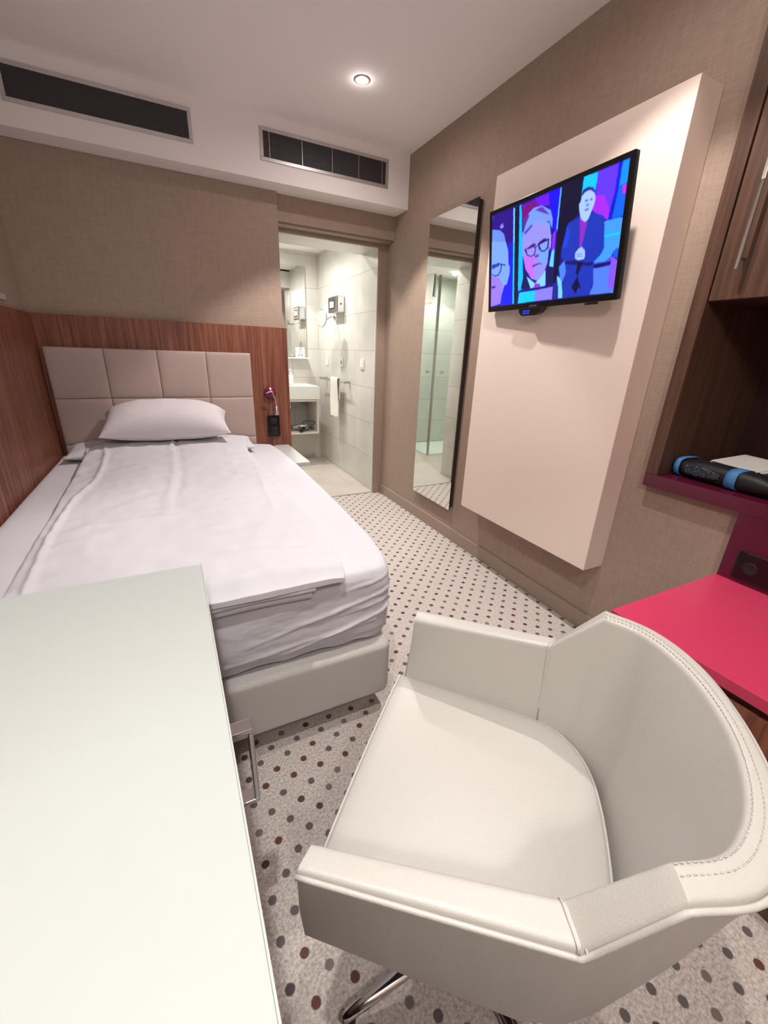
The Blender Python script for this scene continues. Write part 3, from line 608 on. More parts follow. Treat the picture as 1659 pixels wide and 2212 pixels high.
# the picture on the screen (its own light), coloured per vertex from flat areas
SCREEN = [
 ((25,20,120), [(-0.029,1.021),(1.002,1.001),(1.006,-0.011),(-0.007,-0.003)]),
 ((40,10,120), [(0.0,1.0),(0.208,0.995),(0.22,0.633),(0.006,0.701)]),
 ((25,25,190), [(0.006,0.701),(0.219,0.656),(0.23,0.398),(0.005,0.454)]),
 ((10,25,250), [(0.115,0.427),(0.222,0.517),(0.235,0.005),(0.1,0.004)]),
 ((110,150,255), [(0.002,0.857),(0.081,0.823),(0.126,0.767),(0.142,0.692),(0.171,0.59),(0.18,0.446),(0.194,0.407),(0.193,0.335),(0.169,0.229),(0.145,0.222),(0.119,0.125),(0.106,0.023),(-0.0,0.003),(-0.004,0.456)]),
 ((95,130,245), [(0.002,0.857),(0.081,0.823),(0.126,0.767),(0.142,0.692),(0.1,0.694),(0.004,0.737)]),
 ((140,110,245), [(-0.003,0.354),(0.083,0.322),(0.132,0.224),(0.106,0.023),(-0.0,0.003)]),
 ((60,60,200), [(-0.0,1.009),(0.013,0.981),(0.01,0.948),(0.003,0.939)]),
 ((120,120,230), [(0.076,0.859),(0.107,0.885),(0.124,0.836),(0.092,0.83)]),
 ((45,45,170), [(0.004,0.479),(0.075,0.476),(0.089,0.452),(0.006,0.428)]),
 ((20,30,110), [(0.062,0.487),(0.15,0.444),(0.151,0.434),(0.111,0.452),(0.107,0.392),(0.082,0.348),(0.044,0.341),(0.003,0.372),(0.002,0.381),(0.043,0.351),(0.077,0.359),(0.097,0.397),(0.101,0.457),(0.06,0.477)]),
 ((70,25,120), [(0.002,0.236),(0.049,0.234),(0.052,0.22),(0.01,0.208)]),
 ((90,200,255), [(0.208,0.99),(0.223,0.981),(0.232,0.629),(0.218,0.633)]),
 ((0,190,255), [(0.218,0.633),(0.232,0.629),(0.247,0.004),(0.232,0.006)]),
 ((8,15,50), [(0.225,0.988),(0.267,0.991),(0.282,0.385),(0.278,0.006),(0.249,0.006),(0.232,0.629)]),
 ((0,170,250), [(0.264,0.987),(0.283,0.988),(0.331,0.15),(0.281,0.135)]),
 ((90,20,150), [(0.278,0.981),(0.458,0.992),(0.473,0.819),(0.31,0.757)]),
 ((110,10,110), [(0.287,0.936),(0.375,0.97),(0.417,0.922),(0.344,0.85),(0.308,0.779)]),
 ((100,20,240), [(0.392,0.993),(0.521,0.992),(0.531,0.873),(0.437,0.914)]),
 ((20,10,250), [(0.503,1.001),(0.597,0.995),(0.59,0.616),(0.549,0.67),(0.52,0.8)]),
 ((130,40,250), [(0.554,0.618),(0.578,0.65),(0.575,0.479),(0.554,0.465)]),
 ((90,170,255), [(0.597,0.995),(0.587,0.994),(0.577,0.66),(0.587,0.627)]),
 ((90,190,255), [(0.554,0.465),(0.575,0.479),(0.576,0.312),(0.542,0.331)]),
 ((15,25,80), [(0.338,0.359),(0.355,0.275),(0.397,0.144),(0.308,0.154)]),
 ((15,25,80), [(0.523,0.336),(0.576,0.312),(0.575,0.161),(0.529,0.148)]),
 ((120,190,255), [(0.355,0.275),(0.435,0.189),(0.516,0.305),(0.524,0.149),(0.397,0.144)]),
 ((130,50,200), [(0.435,0.189),(0.477,0.175),(0.48,0.14),(0.423,0.143)]),
 ((135,130,250), [(0.302,0.716),(0.347,0.807),(0.434,0.835),(0.527,0.718),(0.542,0.602),(0.532,0.502),(0.529,0.366),(0.499,0.265),(0.454,0.208),(0.4,0.242),(0.344,0.346),(0.313,0.491),(0.299,0.608)]),
 ((100,150,255), [(0.39,0.769),(0.477,0.767),(0.526,0.678),(0.529,0.586),(0.444,0.583),(0.428,0.534),(0.465,0.448),(0.46,0.384),(0.52,0.369),(0.532,0.502),(0.542,0.602),(0.527,0.718)]),
 ((175,100,230), [(0.319,0.478),(0.404,0.466),(0.43,0.381),(0.415,0.318),(0.432,0.235),(0.387,0.268),(0.344,0.346)]),
 ((105,140,250), [(0.304,0.683),(0.328,0.867),(0.389,0.914),(0.456,0.905),(0.526,0.837),(0.547,0.75),(0.545,0.672),(0.521,0.74),(0.437,0.793),(0.38,0.773),(0.334,0.716)]),
 ((90,40,140), [(0.299,0.836),(0.342,0.882),(0.354,0.856),(0.328,0.793),(0.308,0.715)]),
 ((90,50,160), [(0.401,0.889),(0.457,0.895),(0.52,0.8),(0.481,0.825)]),
 ((70,60,170), [(0.313,0.713),(0.381,0.768),(0.387,0.75),(0.325,0.692)]),
 ((150,140,250), [(0.528,0.607),(0.543,0.617),(0.547,0.508),(0.538,0.47)]),
 ((70,30,110), [(0.345,0.554),(0.405,0.585),(0.421,0.569),(0.419,0.532),(0.369,0.52)]),
 ((60,30,130), [(0.445,0.577),(0.491,0.604),(0.516,0.58),(0.495,0.556),(0.457,0.552)]),
 ((40,20,90), [(0.325,0.55),(0.34,0.556),(0.355,0.49),(0.388,0.467),(0.413,0.479),(0.42,0.537),(0.445,0.572),(0.501,0.59),(0.529,0.586),(0.527,0.504),(0.501,0.478),(0.472,0.484),(0.45,0.517),(0.441,0.557),(0.426,0.535),(0.42,0.47),(0.389,0.459),(0.351,0.483)]),
 ((135,130,250), [(0.355,0.54),(0.412,0.55),(0.408,0.486),(0.388,0.475),(0.362,0.494)]),
 ((115,145,255), [(0.452,0.554),(0.519,0.574),(0.517,0.512),(0.498,0.49),(0.473,0.494)]),
 ((110,50,150), [(0.414,0.463),(0.454,0.468),(0.455,0.446),(0.426,0.437)]),
 ((90,40,140), [(0.4,0.372),(0.46,0.384),(0.492,0.36),(0.461,0.371),(0.407,0.354)]),
 ((0,185,255), [(0.294,0.12),(0.441,0.119),(0.439,0.008),(0.284,0.001)]),
 ((125,115,255), [(0.441,0.119),(0.583,0.129),(0.584,0.004),(0.439,0.008)]),
 ((30,40,130), [(0.583,0.129),(0.617,0.217),(0.672,0.004),(0.584,0.004)]),
 ((110,190,255), [(0.606,0.23),(0.646,0.189),(0.667,0.008),(0.631,0.006),(0.626,0.107)]),
 ((8,12,45), [(0.597,0.995),(0.745,0.996),(0.737,0.856),(0.729,0.716),(0.655,0.651),(0.624,0.434),(0.62,0.28),(0.603,0.166),(0.58,0.16)]),
 ((0,180,255), [(0.741,1.001),(0.827,0.999),(0.824,0.869),(0.794,0.814),(0.737,0.713),(0.737,0.785),(0.737,0.901)]),
 ((90,50,250), [(0.827,0.999),(0.941,1.0),(0.939,0.806),(0.921,0.673),(0.916,0.597),(0.845,0.669),(0.811,0.718),(0.825,0.86)]),
 ((150,40,250), [(0.815,0.822),(0.88,0.801),(0.921,0.673),(0.916,0.597),(0.845,0.669),(0.81,0.727)]),
 ((10,20,210), [(0.941,1.0),(0.961,0.999),(0.952,0.8),(0.935,0.667),(0.937,0.589),(0.916,0.597),(0.921,0.673),(0.939,0.806)]),
 ((0,130,255), [(0.961,0.999),(0.999,0.999),(1.001,0.832),(0.956,0.823)]),
 ((0,90,235), [(0.956,0.823),(0.999,0.826),(1.002,0.598),(0.937,0.589),(0.945,0.696)]),
 ((190,40,210), [(0.975,0.821),(0.997,0.83),(0.998,0.754),(0.979,0.764)]),
 ((60,140,255), [(0.896,0.597),(1.003,0.589),(1.007,0.33),(0.99,0.362),(0.967,0.333),(0.963,0.307),(0.925,0.271),(0.854,0.281),(0.909,0.414)]),
 ((0,185,255), [(0.904,0.487),(0.996,0.482),(0.997,0.462),(0.907,0.467)]),
 ((70,70,220), [(0.854,0.281),(0.925,0.271),(0.963,0.307),(0.972,0.166),(0.864,0.22)]),
 ((15,15,90), [(0.856,0.261),(0.961,0.266),(0.96,0.239),(0.862,0.226)]),
 ((75,115,245), [(0.859,0.231),(0.958,0.226),(0.959,0.094),(1.005,-0.001),(0.849,0.006),(0.87,0.092)]),
 ((120,80,240), [(0.963,0.307),(1.002,0.26),(1.007,0.008),(0.959,0.065),(0.958,0.17)]),
 ((30,80,230), [(0.964,0.329),(0.994,0.36),(1.0,0.278),(0.975,0.295)]),
 ((70,120,250), [(0.618,0.301),(0.657,0.353),(0.676,0.245),(0.654,0.156),(0.638,0.18)]),
 ((25,50,165), [(0.735,0.695),(0.821,0.697),(0.891,0.638),(0.912,0.386),(0.896,0.335),(0.854,0.281),(0.869,0.102),(0.857,0.075),(0.853,0.005),(0.759,0.008),(0.663,0.003),(0.659,0.144),(0.675,0.256),(0.658,0.342),(0.628,0.392),(0.63,0.462),(0.655,0.651),(0.669,0.674)]),
 ((20,25,95), [(0.819,0.29),(0.853,0.291),(0.859,0.27),(0.83,0.258),(0.781,0.28),(0.67,0.314),(0.658,0.342),(0.731,0.333)]),
 ((10,12,60), [(0.754,0.307),(0.787,0.298),(0.758,0.186),(0.724,0.1),(0.756,0.031),(0.775,0.09),(0.795,0.056),(0.745,0.229)]),
 ((30,60,200), [(0.655,0.651),(0.68,0.603),(0.672,0.469),(0.63,0.462)]),
 ((130,40,180), [(0.737,0.676),(0.794,0.672),(0.783,0.557),(0.769,0.434),(0.752,0.444),(0.748,0.56)]),
 ((150,180,255), [(0.737,0.856),(0.757,0.883),(0.794,0.883),(0.819,0.845),(0.828,0.798),(0.822,0.749),(0.809,0.701),(0.796,0.653),(0.776,0.634),(0.745,0.673),(0.729,0.752),(0.724,0.8),(0.734,0.813)]),
 ((45,40,120), [(0.738,0.852),(0.741,0.899),(0.776,0.91),(0.807,0.889),(0.822,0.852),(0.819,0.845),(0.79,0.88),(0.758,0.878)]),
 ((70,80,170), [(0.76,0.815),(0.779,0.813),(0.781,0.8),(0.764,0.802)]),
 ((70,80,170), [(0.794,0.809),(0.809,0.809),(0.81,0.796),(0.797,0.796)]),
 ((90,80,190), [(0.764,0.742),(0.791,0.74),(0.792,0.726),(0.77,0.725)]),
 ((100,120,220), [(0.771,0.784),(0.795,0.769),(0.785,0.756),(0.769,0.767)]),
 ((150,175,255), [(0.729,0.398),(0.746,0.427),(0.768,0.439),(0.792,0.404),(0.798,0.354),(0.792,0.326),(0.752,0.325),(0.729,0.354)]),
 ((60,80,190), [(0.738,0.385),(0.779,0.379),(0.779,0.375),(0.738,0.38)]),
 ((60,80,190), [(0.738,0.369),(0.785,0.357),(0.785,0.353),(0.739,0.363)]),
]

NX, NZ = 400, 222
U, V = np.meshgrid(np.linspace(0, 1, NX+1), np.linspace(0, 1, NZ+1), indexing='ij')
img = np.zeros(U.shape+(3,))
img[:] = (25, 20, 120)
for c, poly in SCREEN:
    ins = np.zeros(U.shape, bool); m_ = len(poly)
    for i in range(m_):
        x0, y0 = poly[i]; x1, y1 = poly[(i+1) % m_]
        if y0 == y1: continue
        hit = ((y0 > V) != (y1 > V)) & (U < (x1-x0)*(V-y0)/(y1-y0)+x0); ins ^= hit
    img[ins] = c
for _ in range(2):
    img[1:-1, 1:-1] = (img[1:-1, 1:-1]*2+img[:-2, 1:-1]+img[2:, 1:-1]+img[1:-1, :-2]+img[1:-1, 2:])/6
img = (img/255.0)**2.2
sw, s0, s1 = TVW-2*bl, -hh+bb, hh-bt
co = np.empty((U.size, 3)); co[:, 0] = (-hw+bl+U*sw).ravel(); co[:, 1] = .003; co[:, 2] = (s0+V*(s1-s0)).ravel()
idx = np.arange(U.size).reshape(U.shape)
fc = np.stack([idx[:-1, :-1], idx[1:, :-1], idx[1:, 1:], idx[:-1, 1:]], -1).reshape(-1, 4)
me = bpy.data.meshes.new('screen'); me.from_pydata(co.tolist(), [], fc.tolist())
at = me.color_attributes.new('picture', 'FLOAT_COLOR', 'POINT')
at.data.foreach_set('color', np.concatenate([img.reshape(-1, 3), np.ones((U.size, 1))], 1).astype('f').ravel())
me.transform(tvm)
m, nt, b = new_mat('screen_picture'); b.inputs['Base Color'].default_value = (.005, .005, .006, 1); b.inputs['Roughness'].default_value = .3
an = N(nt, 'ShaderNodeAttribute', attribute_name='picture'); nt.links.new(an.outputs['Color'], b.inputs['Emission Color']); b.inputs['Emission Strength'].default_value = 1.25
me.materials.append(m); so = bpy.data.objects.new('screen', me); COL.objects.link(so); so.parent = tv
# ------------------------------------------------------------------ wardrobe, red shelf and bench on the right
t = thing('wardrobe', 'built-in walnut wardrobe with open niche and upper doors', 'wardrobe', (1.655, .951, .84))
def W(*bs): # boxes given in world coordinates
    bm = bmesh.new()
    for a, b_ in bs: box(bm, tuple(a[i]-(1.655, .951, .84)[i] for i in range(3)), tuple(b_[i]-(1.655, .951, .84)[i] for i in range(3)))
    return bm
obj('side_panel', W(((1.655, .905, .8405), (2.2, .951, CZ-.001))), 'woodb', t, bevel=.001)
obj('side_panel', W(((1.655, -1.25, .8405), (2.2, -1.2, CZ-.001))), 'woodb', t, bevel=.001)
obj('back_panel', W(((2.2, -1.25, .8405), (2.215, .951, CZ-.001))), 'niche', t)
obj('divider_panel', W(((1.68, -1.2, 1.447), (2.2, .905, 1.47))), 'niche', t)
for y0, y1, hy in ((.38, .900, .828), (-.145, .376, -.08), (-.67, -.149, -.6), (-1.195, -.674, -1.12)):
    d = obj('door', W(((1.658, y0, 1.449), (1.678, y1, CZ-.003))), 'woodb', t, bevel=.001)
    hb = tube(bmesh.new(), [(-.03, hy-.951, .69), (-.03, hy-.951, 1.15)], .006, 12)
    for hz in (.72, 1.12): tube(hb, [(-.03, hy-.951, hz), (.003, hy-.951, hz)], .004, 8)
    obj('handle', hb, 'steel', d)
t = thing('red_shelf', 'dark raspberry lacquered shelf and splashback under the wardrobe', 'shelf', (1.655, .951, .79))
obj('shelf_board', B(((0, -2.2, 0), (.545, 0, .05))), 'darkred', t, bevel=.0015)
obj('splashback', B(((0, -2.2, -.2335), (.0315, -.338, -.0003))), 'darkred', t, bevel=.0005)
t = thing('luggage_bench', 'low bench with glossy raspberry red top behind the armchair', 'bench', (1.1, .618, 0))
obj('bench_top', B(((-.005, -2.2, .526), (.5865, 0, .556))), 'red', t, bevel=.001)
cb = obj('cabinet', B(((.02, -2.2, .001), (.5865, -.01, .5257))), 'woodb', t)
for k in range(3): obj('drawer_front', B(((.004, -.72*k-.73, .06), (.0195, -.72*k-.015, .50))), 'wood', t, bevel=.001)
t = thing('wall_socket', 'black double wall socket on the red splashback', 'socket', (1.655, .52, .62))
obj('plate', B(((-.009, -.10, -.047), (-.0003, .052, .05))), 'black', t, bevel=.002)
for y in (.008, -.065): obj('socket_insert', lathe(bmesh.new(), [(.021, -.0092), (.021, -.0105), (.017, -.0105), (.015, -.0095), (.001, -.0094)], (0, y, 0), 'x'), 'blackm', t)

# mesh travel pouch and folded paper on the red shelf
def pouch():
    t = thing('travel_pouch', 'black mesh pouch with blue webbing straps lying on the red shelf', 'pouch', (1.765, .725, .8405), radians(-8))
    def P(u, v, s):
        uu, vv = warp(u, 2), warp(v, 2); a, b = 2*uu-1, 2*vv-1
        e = (max(0, 1-abs(a)**4)*max(0, 1-abs(b)**3))**.5
        return (a*.055*(1-.1*b*b), b*.19, .036+s*.034*e+(.004*ns(a*3, b*4, 3)*e))
    bm = sheet(bmesh.new(), 20, 36, lambda u, v: P(u, v, 1), lambda u, v: P(u, v, -1))
    obj('body', bm, 'blackm', t)
    m, nt, b = new_mat('black_mesh'); b.inputs['Roughness'].default_value = .6
    vo = N(nt, 'ShaderNodeTexVoronoi'); vo.inputs['Scale'].default_value = 260; nt.links.new(coords(nt, (1, 1, 1)), vo.inputs['Vector'])
    cr = N(nt, 'ShaderNodeValToRGB'); cr.color_ramp.elements[0].position = .25; cr.color_ramp.elements[0].color = lin((105, 120, 140)); cr.color_ramp.elements[1].position = .5; cr.color_ramp.elements[1].color = lin((14, 15, 20))
    nt.links.new(vo.outputs['Distance'], cr.inputs['Fac']); nt.links.new(cr.outputs['Color'], b.inputs['Base Color'])
    bm = bmesh.new(); v0 = []
    for i in range(13):
        row = []
        for j in range(7):
            y = .125-.135*i/12; s = (j/6)*2-1
            half = .020*(1-abs((i-5)/9.0)**2)
            z = .036+s*half; x = -.0575-.002+.012*abs((z-.036)/.034)**3
            row.append(bm.verts.new((x, y, z)))
        v0.append(row)
    for i in range(12):
        for j in range(6): bm.faces.new((v0[i][j], v0[i+1][j], v0[i+1][j+1], v0[i][j+1])).smooth = True
    so = obj('mesh_side', bm, m, t); sd = so.modifiers.new('thickness', 'SOLIDIFY'); sd.thickness = .0012
    def strap(y, w_):
        bm = bmesh.new(); pr = []
        for k in range(17):
            a = 2*pi*k/16; ca, sa = cos(a), sin(a)
            pr.append((-.0595*abs(ca)**.6*(1 if ca >= 0 else -1), .036+.0365*abs(sa)**.7*(1 if sa >= 0 else -1)))
        ys_ = (y-w_/2, y+w_/2)
        r0 = [bm.verts.new((p[0], ys_[0], p[1])) for p in pr[:-1]]; r1 = [bm.verts.new((p[0], ys_[1], p[1])) for p in pr[:-1]]
        for k in range(16): bm.faces.new((r0[k], r0[(k+1) % 16], r1[(k+1) % 16], r1[k])).smooth = True
        o = obj('strap', bm, 'blue', t); md = o.modifiers.new('thickness', 'SOLIDIFY'); md.thickness = .002
    strap(.152, .022); strap(-.045, .036)
pouch()
bm = bmesh.new(); box(bm, (-.05, -.11, 0), (.12, .07, .003)); box(bm, (-.045, -.11, .0032), (.115, .06, .0062)); box(bm, (-.05, -.10, .0064), (.11, .066, .009))
o = obj('folded_paper', bm, 'paper', bevel=.0008); o.location = (1.83, .73, .910); o.rotation_euler = (radians(1), radians(-7), radians(-14)); tag(o, 'grey sheaf of folded paper resting on the mesh pouch', 'paper')

# ------------------------------------------------------------------ white desk in front of the camera
t = thing('desk', 'large plain white desk top beside the bed foot, chrome handle at its edge', 'desk', (-.33, 0, 0))
obj('desk_top', B(((-.329, -1.2, .735), (.341, .968, .76))), 'desk', t, bevel=.0012)
obj('edge_band', B(((.3412, -1.2, .7352), (.3435, .9705, .7585)), ((-.329, .9682, .7352), (.3411, .9705, .7585))), 'deskedge', t)
obj('carcass', B(((-.329, .2, .06), (.325, .95, .7345)), ((-.329, -1.2, .06), (-.25, .2, .7345))), 'woodb', t, bevel=.001)
obj('plinth', B(((-.329, .22, .0005), (.30, .93, .0597))), 'blackm', t)
bm = tube(bmesh.new(), [(.326, .60, .612), (.378, .60, .612), (.378, .60, .606)], .005, 4)
bm = B(((.3255, .585, .60), (.384, .613, .609)), ((.3255, .585, .42), (.384, .613, .429)), ((.375, .585, .429), (.384, .613, .60)))
obj('pull_handle', bm, 'chrome', t, bevel=.0015)

# ------------------------------------------------------------------ armchair
ch = thing('armchair', 'cream leather tub armchair on a chrome star base', 'armchair', (.45, .347, 0), radians(44.611))
KO = [(.297,.252,.650), (.271,-.070,.676), (.254,-.143,.779), (.222,-.212,.779), (.170,-.256,.779), (.100,-.281,.779), (0,-.290,.779)]
KI = [(.258,.250,.645), (.229,-.052,.680), (.217,-.136,.780), (.190,-.190,.782), (.140,-.227,.782), (.075,-.250,.782), (0,-.259,.782)]
KS = [(.252,.262,.45), (.226,-.064,.45), (.203,-.118,.45), (.165,-.152,.45), (.115,-.171,.45), (.058,-.178,.45), (0,-.180,.45)]
KB = [(.256,.272,.40), (.231,-.045,.385), (.212,-.105,.38), (.178,-.155,.375), (.128,-.195,.37), (.066,-.214,.37), (0,-.220,.37)]
def dens(K):
    K = [Vector(k) for k in K]; out = []
    for i in range(20): out.append(K[0].lerp(K[1], i/20))
    for i in range(6): out.append(K[1].lerp(K[2], i/6))
    Kc = K[2:]+[Vector((-K[5].x, K[5].y, K[5].z))]
    for i in range(len(Kc)-2):
        a, b_, c, d = Kc[max(i-1, 0)], Kc[i], Kc[i+1], Kc[i+2]
        if i == 0: a = b_*2-c
        for k in range(8):
            s = k/8; out.append(.5*((2*b_)+(c-a)*s+(2*a-5*b_+4*c-d)*s*s+(3*b_-a-3*c+d)*s**3))
    half = out; mid = K[-1]
    return half+[mid]+[Vector((-p.x, p.y, p.z)) for p in reversed(half)]
O_, I_, S_, Bt = dens(KO), dens(KI), dens(KS), dens(KB)
def rounded(loop, rad, seg=4):
    res = []; n_ = len(loop)
    for i, p in enumerate(loop):
        r_ = rad[i]
        if r_ == 0: res.append(p.copy()); continue
        a, b_ = loop[i-1], loop[(i+1) % n_]
        da, db = (a-p), (b_-p); r1 = min(r_, da.length*.45, db.length*.45)
        s, e = p+da.normalized()*r1, p+db.normalized()*r1
        for k in range(seg+1):
            tt = k/seg; res.append(s*(1-tt)**2+p*2*tt*(1-tt)+e*tt*tt)
    return res
bm = bmesh.new(); rings = []
for o_, i_, s_, b_ in zip(O_, I_, S_, Bt):
    mid_in = s_.lerp(i_, .5); out_dir = (o_-i_); out_dir.z = 0
    mid_in = mid_in+out_dir.normalized()*.004
    lo = Vector((s_.x*.97, s_.y*.97, b_.z+.012))
    loop = [lo, s_, mid_in, i_, o_, o_.lerp(b_, .5)+out_dir.normalized()*.004, b_]
    rings.append([bm.verts.new(p) for p in rounded(loop, [0, 0, 0, .011, .010, 0, .012])])
n_ = len(rings[0])
for i in range(len(rings)-1):
    for k in range(n_):
        f = bm.faces.new((rings[i][k], rings[i][(k+1) % n_], rings[i+1][(k+1) % n_], rings[i+1][k])); f.smooth = True
bm.faces.new(rings[0][::-1]); bm.faces.new(rings[-1])
obj('shell', bm, 'leather', ch, bevel=.007, segs=3)
# seat cushion
SK = [(.253, .279), (.240, .10), (.2285, -.060), (.205, -.112), (.167, -.146), (.117, -.165), (.060, -.173), (0, -.175)]
side = [Vector((x, y, 0)) for x, y in SK]
sp_ = smooth_path([(p.x, p.y, 0) for p in side[2:]], 6)
half = [side[0].lerp(side[1], k/8) for k in range(8)]+[side[1].lerp(side[2], k/8) for k in range(8)]+[Vector(p) for p in sp_]
outline = half+[Vector((-p.x, p.y, 0)) for p in reversed(half[:-1])]
front = [Vector((-.253+.506*k/24, .279+.004*sin(pi*k/24), 0)) for k in range(1, 24)]
outline = outline+front
c0 = Vector((0, .06, 0))
bm = bmesh.new(); rings = []
for sc_, z in ((.93, .395), (.975, .398), (.992, .41), (.998, .44), (.998, .462), (.990, .472), (.975, .478), (.95, .4815), (.85, .485), (.6, .488), (.3, .489)):
    rings.append([bm.verts.new((c0.x+(p.x-c0.x)*sc_, c0.y+(p.y-c0.y)*(sc_ if p.y < .2 else sc_), z)) for p in outline])
n_ = len(outline)
for i in range(len(rings)-1):
    for k in range(n_):
        bm.faces.new((rings[i][k], rings[i][(k+1) % n_], rings[i+1][(k+1) % n_], rings[i+1][k])).smooth = True
bm.faces.new(rings[0][::-1]); bm.faces.new(rings[-1]).smooth = True
obj('seat_cushion', bm, 'leather', ch)
ring = [(c0.x+(p.x-c0.x)*.992, c0.y+(p.y-c0.y)*.992, .4725) for p in outline]
obj('seat_piping', tube(bmesh.new(), ring+[ring[0]], .0026, 8, caps=False), 'leather', ch)
obj('seat_pan', prism(bmesh.new(), [(p.x*.9, .03+(p.y-.03)*.88) for p in outline], .372, .394), 'blackm', ch)
# piping under the rim and stitched seams
pp = [Vector(o_)+(o_-i_).normalized()*.0015+Vector((0, 0, -.010)) for o_, i_ in zip(O_, I_)]
obj('piping', tube(bmesh.new(), pp, .0036, 8), 'leather', ch)
pp2 = [o_.lerp(b_, .055)+(o_-i_).normalized()*.0012 for o_, b_, i_ in zip(O_, Bt, I_)]
def dashes(path, r=.0007, ln=.0042, gap=.0028):
    bm = bmesh.new(); pts = [Vector(p) for p in path]; acc = 0
    seg = []; tot = [0]
    for i in range(len(pts)-1): tot.append(tot[-1]+(pts[i+1]-pts[i]).length)
    def at_(d):
        for i in range(len(pts)-1):
            if d <= tot[i+1]: return pts[i].lerp(pts[i+1], (d-tot[i])/max(1e-9, tot[i+1]-tot[i]))
        return pts[-1]
    d = 0
    while d+ln < tot[-1]:
        tube(bm, [at_(d), at_(d+ln)], r, 5); d += ln+gap
    return bm
obj('stitching', dashes(pp2), 'stitch', ch)
back = range(26, len(O_)-26)
for fr in (.14, .42):
    pth = [I_[i].lerp(O_[i], fr)+Vector((0, 0, .0006)) for i in back]
    obj('stitching', dashes(pth), 'stitch', ch)
for s in (1, -1):
    for k, dd in ((20, -.004), (20, .004)):
        i = k
        o_, i_, s_, b_ = O_[i], I_[i], S_[i], Bt[i]
        lp = rounded([s_, s_.lerp(i_, .5)+(o_-i_).normalized()*.004, i_, o_, o_.lerp(b_, .04)], [0, 0, .011, .010, 0])
        lp = [Vector((p.x*s, p.y+dd, p.z)) for p in lp]
        cc = Vector((0, 0, .0))
        lp2 = []
        for j, p in enumerate(lp):
            lp2.append(p+Vector((0, 0, .0005)))
        obj('seam', tube(bmesh.new(), lp2, .0016, 6), 'leather', ch)
# chrome star base
obj('column', lathe(bmesh.new(), [(.03, .045), (.03, .07), (.024, .075), (.024, .33), (.05, .34), (.09, .345), (.09, .371)], (0, .03, 0), n=32), 'chrome', ch)
for k in range(4):
    a = radians(45+90*k); d = Vector((cos(a), sin(a), 0)); c_ = Vector((0, .03, 0))
    lg = obj('leg', tube(bmesh.new(), [c_+d*.02+Vector((0, 0, .065)), c_+d*.12+Vector((0, 0, .052)), c_+d*.24+Vector((0, 0, .030)), c_+d*.285+Vector((0, 0, .022))], [.016, .015, .012, .010], 14), 'chrome', ch)
    obj('glide', lathe(bmesh.new(), [(.012, .0005), (.013, .003), (.010, .012), (.006, .02)], c_+d*.272), 'blackm', lg)

# ------------------------------------------------------------------ bathroom
t = thing('washbasin', 'white rectangular washbasin seen through the bathroom door', 'washbasin', (1.16, 4.93, .75))
bm = B(((-.34, -.43, 0), (.305, -.0005, .09)), ((-.34, -.43, .09), (.305, -.39, .135)), ((-.34, -.10, .09), (.305, -.0005, .135)), ((-.34, -.39, .09), (-.30, -.10, .135)), ((.265, -.39, .09), (.305, -.10, .135)))
obj('bowl', bm, 'white', t)
obj('tap', tube(bmesh.new(), [(-.12, -.06, .135), (-.12, -.06, .25), (-.12, -.10, .27), (-.12, -.19, .255)], .012, 12), 'chrome', t)
t = thing('vanity_unit', 'open white vanity box under the washbasin', 'vanity unit', (1.16, 4.93, .375))
obj('side_panel', B(((.271, -.43, .0155), (.29, -.0005, .37))), 'cabwhite', t)
obj('side_panel', B(((-.34, -.43, .0155), (-.321, -.0005, .37))), 'cabwhite', t)
obj('top_panel', B(((-.321, -.43, .352), (.2709, -.10, .37))), 'cabwhite', t)
obj('bottom_shelf', B(((-.34, -.43, 0), (.29, -.0005, .015))), 'cabwhite', t)
t = thing('drain_pipe', 'chrome drain trap hanging under the washbasin', 'pipe', (1.19, 4.74, .60))
obj('trap', tube(bmesh.new(), smooth_path([(0, 0, .12), (0, 0, .03), (0, .03, .005), (0, .07, .03), (0, .10, .06), (0, .187, .06)], 5), .016, 12), 'chrome', t)
obj('valve', tube(bmesh.new(), [(.19, .0, .12), (.19, .0, .06), (.19, .187, .06)], .008, 10), 'chrome', t)
# hair dryer with coiled cord
t = thing('hair_dryer', 'silver and black hair dryer lying on the vanity shelf with its cord', 'hair dryer', (1.27, 4.62, .391), radians(-6))
obj('barrel', lathe(bmesh.new(), [(.022, -.10), (.026, -.06), (.036, 0), (.041, .05), (.038, .085), (.025, .09)], (0, 0, .042), 'x'), 'hair', t)
obj('nozzle', lathe(bmesh.new(), [(.018, -.15), (.024, -.14), (.0235, -.102)], (0, 0, .042), 'x'), 'black', t)
obj('grip', tube(bmesh.new(), [(.03, -.035, .035), (.0, -.09, .022), (-.02, -.13, .02)], [.017, .016, .015], 12), 'black', t)
cp = [Vector((-.02+.075*cos(a)+.05+.004*a, -.06+.045*sin(a), .012+.075*max(0, sin(a*.5+1))*.6+.004*a)) for a in [k*.35 for k in range(46)]]
obj('cord', tube(bmesh.new(), cp, .0042, 7), 'black', t)
# soap dispenser
t = thing('soap_dispenser', 'small white pump bottle of soap on the washbasin', 'soap bottle', (1.25, 4.75, .885) if False else (1.235, 4.82, .886))
obj('bottle', lathe(bmesh.new(), [(.028, 0), (.03, .004), (.03, .085), (.024, .10), (.012, .105)]), 'white', t)
M['labelblue'] = simple('label_blue', (176, 205, 222), .5)
obj('bottle_label', lathe(bmesh.new(), [(.0302, .015), (.0306, .02), (.0306, .07), (.0302, .075)]), 'whitep', t)
obj('pump', tube(lathe(bmesh.new(), [(.012, .106), (.012, .12), (.005, .122), (.005, .15), (.013, .152), (.013, .162)]), [(0, 0, .157), (-.02, -.028, .154)], .005, 8), 'whitep', t)
